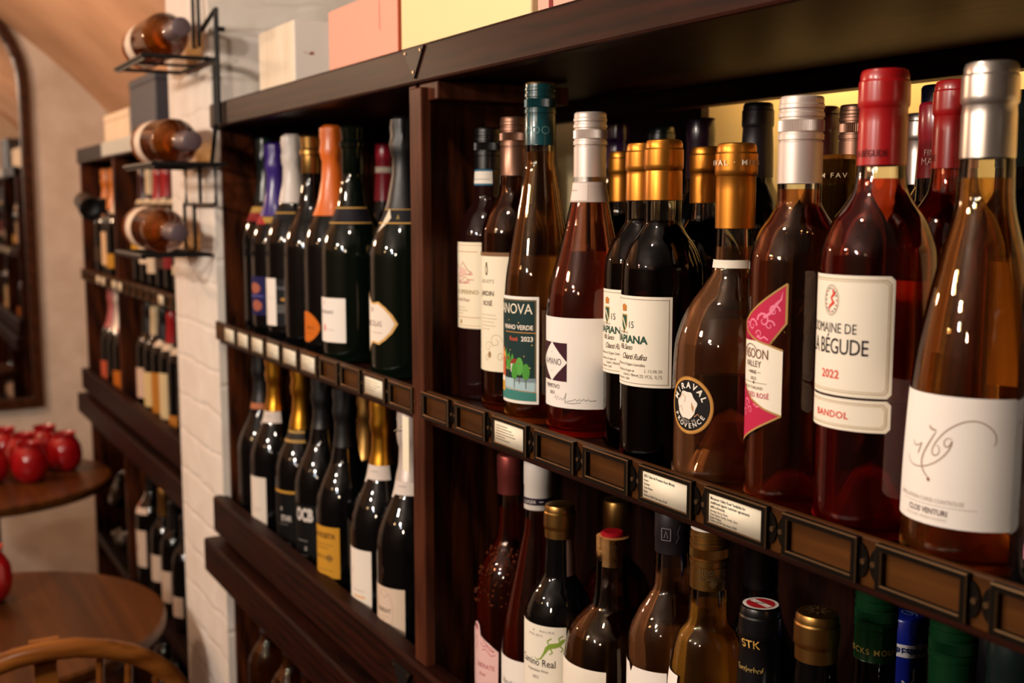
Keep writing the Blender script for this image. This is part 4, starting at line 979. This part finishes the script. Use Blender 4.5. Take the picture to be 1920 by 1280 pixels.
def wneck(v0, v1, lobe=True):
    def f(d):
        d.rect(-70, v0, 70, v1, '#dccdc2', 0)
        if lobe: d.ell(-6, (v0+v1)/2-2, 11, 13, '#dccdc2', 1)
        d.lines(10, (v0+v1)/2, [26], 3, 1.2, '#a89a94', 2)
    return f
def l_might(d): d.rect(-40, 20, 41, 94, '#dcc4ae'); d.ring(10, 64, 15, 26, .6, '#c89a88', 1); d.line([(2, 86), (10, 80), (18, 86)], .8, '#b08a7c'); d.text('KNIGHT', 22, 62, 5.6, '#6a5048', 'R', .9, .01); d.lines(2, 56, [18, 12], 4, .9, '#b8907e'); d.ell(10, 42, 7, 4, '#d4ae98', 1)
champ('champagne bottle with a pinkish silver foil and blush label against the divider', 'M1', ('foil', M['pinksilver'], 222), 'dark', [('label', 0, l_might), ('neck_label', 0, wneck(206, 226))], CL)
def l_m2(d): d.rect(-46, 20, 34, 117, '#efe2d4'); d.text('S', -2, 84, 6, '#8a7a70'); d.lines(0, 62, [24], 3, .9, '#a8988c'); d.rect(2, 52, 24, 56, '#d8b088', 1)
champ('champagne bottle with a bright gold foil, white collar and tall white label', 'M2', ('foil', M['goldbright'], 224), 'dark', [('label', 0, l_m2), ('neck_label', 0, wneck(206, 226))], CL)
champ('champagne bottle with a champagne pink foil set back behind the bright gold foil', 'M3', ('foil', M['goldpale'], 190), 'dark', (), CL)
def l_yel(d): d.rect(-42, 46, 40, 118, '#c8902c'); d.text('LA ROSITA', 34, 102, 7.6, '#5a3a1c', 'R', .85, .03); d.lines(-4, 92, [34, 26], 5, 1.2, '#7d5a24'); d.text('NOCTURNE', 30, 72, 5, '#6a4a24', 'R', .95, .01); d.ell(24, 74, 5, 6, '#a07430', 1); d.lines(-2, 56, [32], 3, 1, '#7d5a24')
champ('dark champagne bottle with a black foil and a mustard yellow label', 'M4', ('foil', M['black'], 225), 'dark', [('label', 0, l_yel)], CL)
def l_ocb(d): d.rect(-14, 28, 40, 114, '#070708'); d.text('OCB', 36, 90, 19, '#d8cfc8', 'R', .62, .05); d.lines(4, 58, [22], 3, 1.4, '#8a8480'); d.text('8', 22, 44, 7, '#b8b0aa'); d.lines(8, 36, [18, 14], 4, 1.2, '#8a8480')
champ('black champagne bottle with large white initials printed on the glass', 'M5', ('foil', M['black'], 225), 'dark', [('label', 0, l_ocb)], CL)
def l_tar(d): d.rect(-20, 26, 40, 112, '#070708'); d.rect(-20, 112, 40, 116, '#b8862c'); d.text('B', 14, 84, 6, '#c8c0b8'); d.text('STAR', 34, 68, 9, '#c8c0b8', 'R', .72, .03); d.lines(8, 62, [20], 3, 1, '#8a8480'); d.lines(2, 32, [30], 3, 1.2, '#a8a098')
champ('champagne bottle with a gold foil, gold ring and black label with white print', 'M6', ('foil', M['goldbright'], 210), 'dark', [('label', 0, l_tar), ('neck_label', 0, lambda d: (d.rect(-60, 190, 60, 208, '#b8904a', 0), d.rect(-60, 194, 60, 204, '#2a2320', 1)))], CL)
def l_m7(d): d.rect(-42, 36, 35, 119, '#e8dacb'); d.lines(4, 66, [22, 16], 4, 1, '#b8a698')
champ('champagne bottle with a gold foil, white collar and narrow white label', 'M7', ('foil', M['goldbright'], 224), 'dark', [('label', 0, l_m7), ('neck_label', 0, wneck(206, 226))], CL)
champ('dark champagne bottle with a black foil and copper ring, nearest the white pier', 'M8', ('foil', M['black'], 224), 'dark', [('neck_label', 0, lambda d: d.rect(-60, 214, 60, 224, '#b8704c', 0))], CL)
for k, (x, zt, ps) in enumerate(((-1.853, .841, 'farthest from the divider'), (-1.735, .834, 'middle of the three'), (-1.645, .831, 'closest to the divider'))):
    bottle('amber rosé bottle with a grey capsule in the shelving base, ' + ps, (x, .045, .037, .55, zt-.55), 'bordeaux', ('tin', M['greycap'] if k else pm('grey lilac foil', '#4a4a54', .4, .4), 230), 'amber', group='rosé bottles in the base of the shelving', seg=28)
# hanging paper tag on the champagne by the divider
t = thing('paper_tag', 'cream paper tag hanging from the champagne neck beside the divider', 'tag', (-1.142, -.0115, 1.270))
MB().box(-.0085, .0085, -.0006, .0006, -.056, .006).build('tag_card', M['card'], t, smooth=False)
MB().tube([(0, .001, .002), (-.02, .002, -.010), (-.060, .012, -.022), (-.092, .040, -.030), (-.105, .052, -.030)], .0005, 5).build('string', ink('#cbb894'), t)

# ---------------------------------------------------------------- wall rack with three lying bottles
rk = thing('wall_wine_rack', 'black wire wine rack fixed to the white brick pier', 'wine rack', (-1.95, 0, 1.6))
mb = MB(); wr = .0034
BZ = [1.790, 1.618, 1.468]; BX = [-1.87, -1.825, -1.93]
def loop(pts, nm, r=wr): MB().tube([(x+1.95, y, z-1.6) for x, y, z in pts], r, 8, closed=True).build(nm, M['iron'], rk)
def bar(pts, nm, r=wr): MB().tube([(x+1.95, y, z-1.6) for x, y, z in pts], r, 8).build(nm, M['iron'], rk)
for z, x in zip(BZ, BX):
    x0, x1 = x-.255, x-.03
    loop([(x0, -.008, z-.044), (x1, -.008, z-.044), (x1, -.122, z-.044), (x0, -.122, z-.044)], 'tray_wire')
    bar([((x0+x1)/2, -.008, z-.044), ((x0+x1)/2, -.122, z-.044)], 'tray_wire', .0026)
    MB().box(x0+1.95, x1+1.95, -.120, -.116, z-1.6-.050, z-1.6-.040).build('tray_strip', M['iron'], rk, smooth=False)
bar([(-1.866, -.012, 1.640), (-1.866, -.012, 1.822), (-1.93, -.012, 1.806), (-1.955, -.012, 1.80)], 'upright_wire', .0042)
loop([(-1.885, -.012, 1.640), (-1.866, -.012, 1.640), (-1.866, -.012, 1.745), (-1.885, -.012, 1.745)], 'hanging_loop')
loop([(-2.010, -.012, 1.775), (-1.975, -.012, 1.775), (-1.975, -.012, 2.02), (-2.010, -.012, 2.02)], 'hanging_loop')
loop([(-2.10, -.012, 1.510), (-1.90, -.012, 1.510), (-1.90, -.012, 1.575), (-2.10, -.012, 1.575)], 'hanging_loop')
bar([(-2.0, -.012, 1.510), (-2.0, -.012, 1.575)], 'upright_wire'); bar([(-1.92, -.012, 1.575), (-1.885, -.012, 1.645)], 'upright_wire')
loop([(-2.115, -.012, 1.43), (-2.045, -.012, 1.43), (-2.045, -.012, 1.512), (-2.115, -.012, 1.512)], 'hanging_loop')
bar([(-1.93, -.012, 1.750), (-1.875, -.012, 1.735), (-1.866, -.012, 1.73)], 'upright_wire', .005)
for (x, z) in ((-1.866, 1.79), (-2.08, 1.575), (-1.99, 1.9)):
    MB().tube([(x+1.95, -.012, z-1.6), (x+1.95, .001, z-1.6)], .004, 8).build('wall_fixing', M['iron'], rk)
for k, (z, x, ps) in enumerate(zip(BZ, BX, ('top tray', 'middle tray', 'bottom tray'))):
    t = bottle('amber rosé bottle lying in the wire wall rack, ' + ps, (x-.29, -.066, .0385, z, .29), 'bordeaux', ('flat', M['brownpaper'], 228), 'orange', [('label', 0, l_plainwhite(-62, 34, 62, 82, '#ecd6c0'))], group='bottles lying in the wall rack', seg=36)
    t.rotation_euler = (0, PI/2 + (.0, .03, .02)[k], 0)

# ---------------------------------------------------------------- far shelving bay
fs_ = thing('wine_shelf', 'shorter dark wine shelving beyond the white brick pier', 'shelf', (0, .062, 0))
def fp(name, box, mat, bevel=.0015): return MB().box(*box).build(name, M[mat], fs_, bevel=bevel, smooth=False)
FX0, FX1 = -3.74, -2.262
fp('top_board', (FX0, FX1, .014, .29, 1.641, 1.672), 'shelf_x'); fp('front_beam', (FX0, FX1, -.006, .014, 1.633, 1.677), 'shelf_x', .003)
MB().box(-3.30, -2.66, -.0085, -.0062, 1.640, 1.676).build('beam_highlight_strip', pm('pale highlight strip', '#c9ccc6', .35), fs_, smooth=False)  # reflection on the beam, put in as a pale strip
fp('side_panel', (FX0, FX0+.026, .002, .29, 0, 1.641), 'shelf_z'); fp('side_panel', (FX1-.026, FX1, .002, .29, 0, 1.641), 'shelf_z')
fp('divider', (-3.205, -3.180, .0, .28, 0, 1.641), 'shelf_z'); fp('back_panel', (FX0, FX1, .280, .292, 0, 1.64), 'shelf_back')
fp('middle_shelf', (FX0+.026, FX1-.026, .010, .28, 1.272, 1.2995), 'shelf_x'); fp('shelf_lip', (FX0, FX1, -.008, .010, 1.279, 1.312), 'lip')
fp('lower_shelf', (FX0+.026, FX1-.026, .010, .28, .925, .9495), 'shelf_x'); fp('lower_rail', (FX0-.01, FX1, -.018, .010, .936, 1.000), 'shelf_x', .004)
fp('base_rail', (FX0-.02, FX1, -.032, .004, .862, .922), 'shelf_x', .004); fp('base_shelf', (FX0+.026, FX1-.026, .0, .28, .452, .4795), 'shelf_x'); fp('base_shelf', (FX0+.026, FX1-.026, .0, .28, .10, .13), 'shelf_x')
FH = [FX0+.05+.0797*i for i in range(17)]
for x in FH: obj('label_holder', HOLD, fs_, (x, -.0082, RZ))
for i, ps in ((3, 'left of the pair'), (4, 'right of the pair')): card(FH[i], 'cream card on the far shelf lip near its divider, ' + ps, None, .062-.0082)
for i, ps in ((6, 'left card of two'), (7, 'right card of two')): card(FH[i], 'cream card on the far shelf lip past its divider, ' + ps, None, .062-.0082)
card(FH[13], 'cream card on the far shelf lip close to the white pier', None, .062-.0082)
def fb(label, x, y, z0, H, kind, cap, lab=None, glass='dark', neckl=None, R=.037, grp='bottles on the far shelving'):
    ls = [('label', 0, lab)] if lab else []
    if neckl: ls.append(('neck_label', 0, neckl))
    return bottle(label, (x, y+.062, R, z0, H), kind, cap, glass, ls, group=grp, seg=20)
wl = lambda v0, v1, col: (lambda d: d.rect(-36, v0, 36, v1, col))
M['pinkfoil'] = paint('#b05a5c', .4, .1); M['creamcap'] = paint('#d8c09a', .5, .1); M['ambercap'] = paint('#c06a1c', .4, .2)
for x, y, kind, cap, lab, gl, ds in (
    (-3.600, .055, 'champagne', ('foil', M['ambercap'], 175), wl(40, 84, '#3a2c20'), 'dark', 'far shelf sparkling bottle with an orange foil nearest the grey wall'),
    (-3.505, .060, 'champagne', ('foil', M['ambercap'], 195), wl(34, 130, '#d8b894'), 'dark', 'far shelf sparkling bottle with an orange foil and tall beige label'),
    (-3.405, .055, 'champagne', ('foil', M['pinksilver'], 185), wl(30, 70, '#b8862c'), 'dark', 'far shelf sparkling bottle with a blush foil beside the far divider'),
    (-3.100, .060, 'bordeaux', ('flat', M['dkredcap'], 222), wl(90, 150, '#c8962c'), 'dark', 'far shelf bottle with a dark red capsule and mustard label'),
    (-3.010, .060, 'bordeaux', ('flat', M['creamcap'], 235), wl(60, 150, '#e0ccb4'), 'dark', 'far shelf bottle with a cream capsule and large white label'),
    (-2.920, .060, 'bordeaux', ('flat', M['redcap'], 222), wl(40, 84, '#d8c4ac'), 'dark', 'far shelf bottle with a bright red capsule and low cream label'),
    (-2.830, .060, 'bordeaux', ('flat', M['redcap'], 228), wl(56, 80, '#4a3428'), 'dark', 'far shelf bottle with a bright red capsule and dark label'),
    (-2.740, .060, 'bordeaux', ('flat', M['dkredcap'], 222), wl(60, 130, '#7d1c20'), 'dark', 'far shelf bottle with a maroon capsule and red label'),
    (-2.650, .060, 'bordeaux', ('tin', M['blackcap'], 225), wl(50, 70, '#d8c4a4'), 'dark', 'far shelf bottle with a black capsule next to the red label bottle'),
    (-2.560, .060, 'bordeaux', ('tin', M['blackcap'], 225), None, 'dark', 'far shelf bottle with a black capsule close to the pier')):
    fb(ds, x, y, 1.30, .30 if kind == 'bordeaux' else .315, kind, cap, lab, gl, (lambda d: d.rect(-46, 212, 46, 224, '#d8c4a4')) if kind == 'bordeaux' else None, R=.043 if kind == 'champagne' else .037)
for x, kind, cap, lab, nl, ds in (
    (-3.600, 'champagne', ('foil', M['pinkfoil'], 190), wl(34, 90, '#b8553c'), None, 'lower far shelf bottle with a rose foil and brick red label'),
    (-3.505, 'champagne', ('foil', M['pinksilver'], 190), None, None, 'lower far shelf bottle with a blush foil between rose and amber foils'),
    (-3.405, 'champagne', ('foil', M['ambercap'], 195), wl(30, 84, '#b8661c'), None, 'lower far shelf bottle with an amber foil and orange label'),
    (-3.100, 'bordeaux', ('tin', M['blackcap'], 220), wl(50, 130, '#d8bca8'), None, 'lower far shelf bottle with a black capsule and blush label'),
    (-3.010, 'bordeaux', ('flat', M['creamcap'], 225), wl(40, 130, '#dcc48c'), None, 'lower far shelf bottle with a cream capsule and parchment label'),
    (-2.920, 'bordeaux', ('tin', M['blackcap'], 220), wl(36, 140, '#b8792c'), (lambda d: d.rect(-46, 205, 46, 218, '#dcc8b0')), 'lower far shelf bottle with a white neck band and tan label'),
    (-2.830, 'bordeaux', ('flat', M['redcap'], 222), wl(36, 150, '#dcc89c'), (lambda d: d.rect(-46, 205, 46, 220, '#dcc8b0')), 'lower far shelf bottle with a red capsule and white neck band'),
    (-2.740, 'bordeaux', ('tin', M['blackcap'], 222), wl(30, 60, '#b8762c'), (lambda d: d.rect(-46, 205, 46, 220, '#dcc8b0')), 'lower far shelf bottle with a small orange label near the pier'),
    (-2.650, 'bordeaux', ('tin', M['blackcap'], 222), None, None, 'lower far shelf bottle with no visible label beside the pier')):
    fb(ds, x, .06, .95, .30 if kind == 'bordeaux' else .315, kind, cap, lab, 'dark', nl, R=.043 if kind == 'champagne' else .037)
def xneck(d): d.rect(-46, 205, 46, 222, '#d8c4b4'); d.rect(-3, 205, 8, 260, '#d8c4b4', 1); d.rect(-1, 222, 6, 236, '#b8554a', 2)
fb('base bottle of the far shelving with a white cross strip on the neck', -3.10, .05, .48, .335, 'bordeaux', ('tin', M['blackcap'], 262), (lambda d: (d.rect(-44, 60, 40, 160, '#d8c2b0', 0), d.rect(6, 102, 10, 122, '#3a3230', 1))), 'dark', xneck, .044)
fb('base bottle of the far shelving with a gold capsule', -2.955, .05, .48, .30, 'bordeaux', ('flat', M['goldpale'], 228), wl(60, 130, '#d8c2b0'), 'dark')
fb('base bottle of the far shelving with a blush label, close to the pier', -2.84, .05, .48, .30, 'bordeaux', ('tin', M['blackcap'], 222), wl(40, 120, '#d0b8a4'), 'dark')
fb('base bottle of the far shelving with a black capsule, against the pier side', -2.72, .05, .48, .29, 'bordeaux', ('tin', M['blackcap'], 222), wl(40, 90, '#d0b8a4'), 'dark')
for k, (x, lb) in enumerate(((-3.0, 'farther'), (-2.86, 'nearer'))):
    fb('bottle with a small pale label on the bottom far shelf, the %s of two' % lb, x, .05, .13, .30, 'bordeaux', ('tin', M['blackcap'], 222), wl(110, 130, '#b8a890'), 'dark')
t = thing('spotlight', 'small black clamp spotlight in front of the far shelving edge', 'lamp', (-3.32, .05, 1.505))
MB().lathe([(0, -.07), (.018, -.07), (.024, -.05), (.026, .02), (.031, .06), (.031, .075), (.027, .075), (.024, .04), (0, .03)], 24).build('lamp_head', M['black'], t, (.075, -.05, .006)).rotation_euler = (0, R_(100), 0)
MB().tube([(0, 0, 0), (.01, -.03, .004), (.06, -.045, .006)], .006, 8).build('arm', M['black'], t)
MB().box(-.014, .014, -.004, .012, -.022, .022).build('clamp', M['black'], t, bevel=.002, smooth=False)
# two bottles lying crosswise in the far base
for k, (x, z, ry, lb) in enumerate(((-3.62, .60, .55, 'upper'), (-3.60, .49, .5, 'lower'))):
    t = bottle('dark bottle lying slanted in the far shelving base, ' + lb + ' one', (x, .12, .036, z, .29), 'bordeaux', ('flat', M['goldpale'] if k == 0 else M['redcap'], 222), 'dark', [('label', 0, wl(60, 120, '#7a6a50'))], group='lying bottles in the far base', seg=20)
    t.rotation_euler = (0, PI/2 - ry + k*.35, 0)
# things on top of the far shelving
def dk(name, label, x0, x1, y0, y1, h, ma):
    t = thing(name, label, 'box', ((x0+x1)/2, (y0+y1)/2, 1.6775)); a, b = (x1-x0)/2, (y1-y0)/2
    MB().box(-a, a, -b, b, 0, h-.02).build('box_body', ma, t, bevel=.002, smooth=False); MB().box(-a-.001, a+.001, -b-.001, b+.001, h-.0195, h).build('lid', ma, t, bevel=.002, smooth=False)
dk('storage_box', 'dark slate blue box on top of the far shelving', -3.13, -2.83, .10, .27, .15, pm('slate card', '#3a3d48', .5))
dk('wooden_box', 'cream wooden wine box on the far shelving by the grey wall', -3.56, -3.20, .11, .30, .09, M['birch'])

# ---------------------------------------------------------------- mirror, tables, jars, chair
mr = thing('wall_mirror', 'tall arched mirror with a dark wooden frame on the far wall', 'mirror', (-4.6, -.33, .75))
def arch(w_, z1, k=20): return [(-w_, 0)] + [(-w_*math.cos(PI*i/k), z1+w_*math.sin(PI*i/k)) for i in range(k+1)] + [(w_, 0)]
A = arch(.36, 1.19); B2 = arch(.325, 1.19); B2[0] = (-.325, .035); B2[-1] = (.325, .035)
m_ = len(A); mb = MB()
vs = [(x, y, z) for x in (.002, .035) for y, z in A] + [(x, y, z) for x in (.002, .035) for y, z in B2]
fc = []
for i in range(m_):
    j = (i+1) % m_
    fc += [(i, j, m_+j, m_+i), (2*m_+i, 3*m_+i, 3*m_+j, 2*m_+j), (m_+i, m_+j, 3*m_+j, 3*m_+i)]
mb.add(vs, fc).build('frame', M['table_edge'], mr, bevel=.004, smooth=False)
MB().add([(.012, y, z) for y, z in B2], [tuple(range(m_))]).build('mirror_glass', pm('silvered glass', '#d8d4cf', .03, 1.0), mr, smooth=False)

def table(label, x, y, r, h=.75):
    t = thing('round_table', label, 'table', (x, y, 0))
    MB().lathe([(0, h-.028), (r-.012, h-.028), (r-.002, h-.022), (r, h-.014), (r-.001, h-.004), (r-.006, h), (0, h)], 72).build('tabletop', M['table'], t)
    MB().lathe([(.05, .03), (.042, .06), (.035, .12), (.034, h-.06), (.06, h-.035), (.16, h-.028)], 28).build('pedestal', M['iron'], t)
    MB().lathe([(0, 0), (.21, 0), (.215, .006), (.20, .016), (.06, .032), (0, .034)], 40).build('foot_plate', M['iron'], t)
table('round brown wooden table in the foreground with one red jar', -2.20, -.385, .325)
table('round brown wooden table at the back carrying a cluster of red jars', -3.40, -.275, .333)
jm = pm('red crackle glass', '#a00c14', .22, 0, **{'Coat Weight': .4, 'Subsurface Weight': .1})
n_, l_, b_ = nodes(jm); vo = n_.new('ShaderNodeTexVoronoi'); vo.inputs['Scale'].default_value = 90; bp = n_.new('ShaderNodeBump'); bp.inputs['Strength'].default_value = .5; bp.inputs['Distance'].default_value = .002
tc = n_.new('ShaderNodeTexCoord'); l_.new(tc.outputs['Object'], vo.inputs['Vector']); l_.new(vo.outputs['Distance'], bp.inputs['Height']); l_.new(bp.outputs[0], b_.inputs['Normal'])
JP = spline([(.030, .002), (.042, .018), (.0475, .042), (.045, .068), (.036, .088), (.030, .098), (.0315, .106), (.034, .110)], 4)
JM = MB().lathe([(0, .0)] + JP + [(r-.004, z) for r, z in JP[::-1]] + [(0, .008)], 36).mesh('glass_jar', jm)
CM = MB().lathe([(0, .009), (.024, .009), (.024, .040), (0, .042)], 20).mesh('candle', ink('#d8b8a0'))
def jar(label, x, y):
    t = thing('candle_jar', label, 'jar', (x, y, .7502), 0, 'red candle jars on the tables'); obj('glass_jar', JM, t); obj('candle', CM, t)
jar('red glass candle jar on the foreground table', -2.335, -.360)
for x, y, ps in ((-3.335, -.165, 'front jar of the cluster'), (-3.430, -.060, 'jar nearest the shelving'), (-3.370, -.262, 'jar left of the front one'), (-3.560, -.095, 'rear jar beside the shelving'),
                 (-3.580, -.205, 'rear jar in the middle'), (-3.47, -.165, 'middle jar behind the front one')):
    jar('red glass candle jar on the back table, ' + ps, x, y)

ch = thing('windsor_chair', 'honey wood bow back chair tucked at the foreground table', 'chair', (-1.70, -.335, 0))
bw = [(.0, -.205, .455), (-.006, -.208, .56), (.012, -.205, .68)] + [(.02+.015*math.sin(PI*i/16), -.205*math.cos(PI*i/16), .70+.185*max(0,math.sin(PI*i/16))**.85) for i in range(17)] + [(.012, .205, .68), (-.006, .208, .56), (.0, .205, .455)]
MB().tube(bw, .0145, 12).build('back_bow', M['chair'], ch)
def splat():
    pr = [(.022, .455), (.03, .52), (.016, .58), (.024, .64), (.036, .69), (.034, .74), (.018, .80), (.015, .855), (.02, .895)]
    q = spline(pr, 3); vs = [(x, s_*r, z) for x in (.008, .020) for s_ in (-1, 1) for r, z in q]; k = len(q); fs2 = []
    for i in range(k-1):
        fs2 += [(i, i+1, k+i+1, k+i), (2*k+i, 3*k+i, 3*k+i+1, 2*k+i+1), (i, 2*k+i, 2*k+i+1, i+1), (k+i, k+i+1, 3*k+i+1, 3*k+i)]
    fs2 += [(0, k, 3*k, 2*k), (k-1, 3*k-1, 4*k-1, 2*k-1)]
    return MB().add(vs, fs2)
splat().build('splat', M['chair'], ch)
for y in (-.155, -.115, -.075, .075, .115, .155):
    zt = .70+.185*(1-(y/.205)**2)**.425
    MB().tube([(.0, y*.82, .455), (.02, y, zt)], [.007, .0055], 8).build('spindle', M['chair'], ch)
sq = [(.03-.21*math.cos(2*PI*i/28)*(1+.06*math.cos(4*PI*i/28)), .215*math.sin(2*PI*i/28)) for i in range(28)]
MB().add([(x-.19, y, z) for z in (.43, .462) for x, y in sq], [tuple(range(28))[::-1], tuple(range(28, 56))] + [(i, (i+1) % 28, 28+(i+1) % 28, 28+i) for i in range(28)]).build('seat', M['chair'], ch, bevel=.006, smooth=False)
for sx in (-.27, -.03):
    for sy in (-.15, .15):
        MB().tube([(sx, sy, .44), (sx+(.02 if sx > -.1 else -.015), sy*1.15, .22), (sx+(.05 if sx > -.1 else -.03), sy*1.3, .0)], [.014, .019, .012], 10).build('leg', M['chair'], ch)
for sy in (-.17, .17): MB().tube([(-.285, sy, .22), (-.01, sy, .22)], .009, 8).build('stretcher', M['chair'], ch)
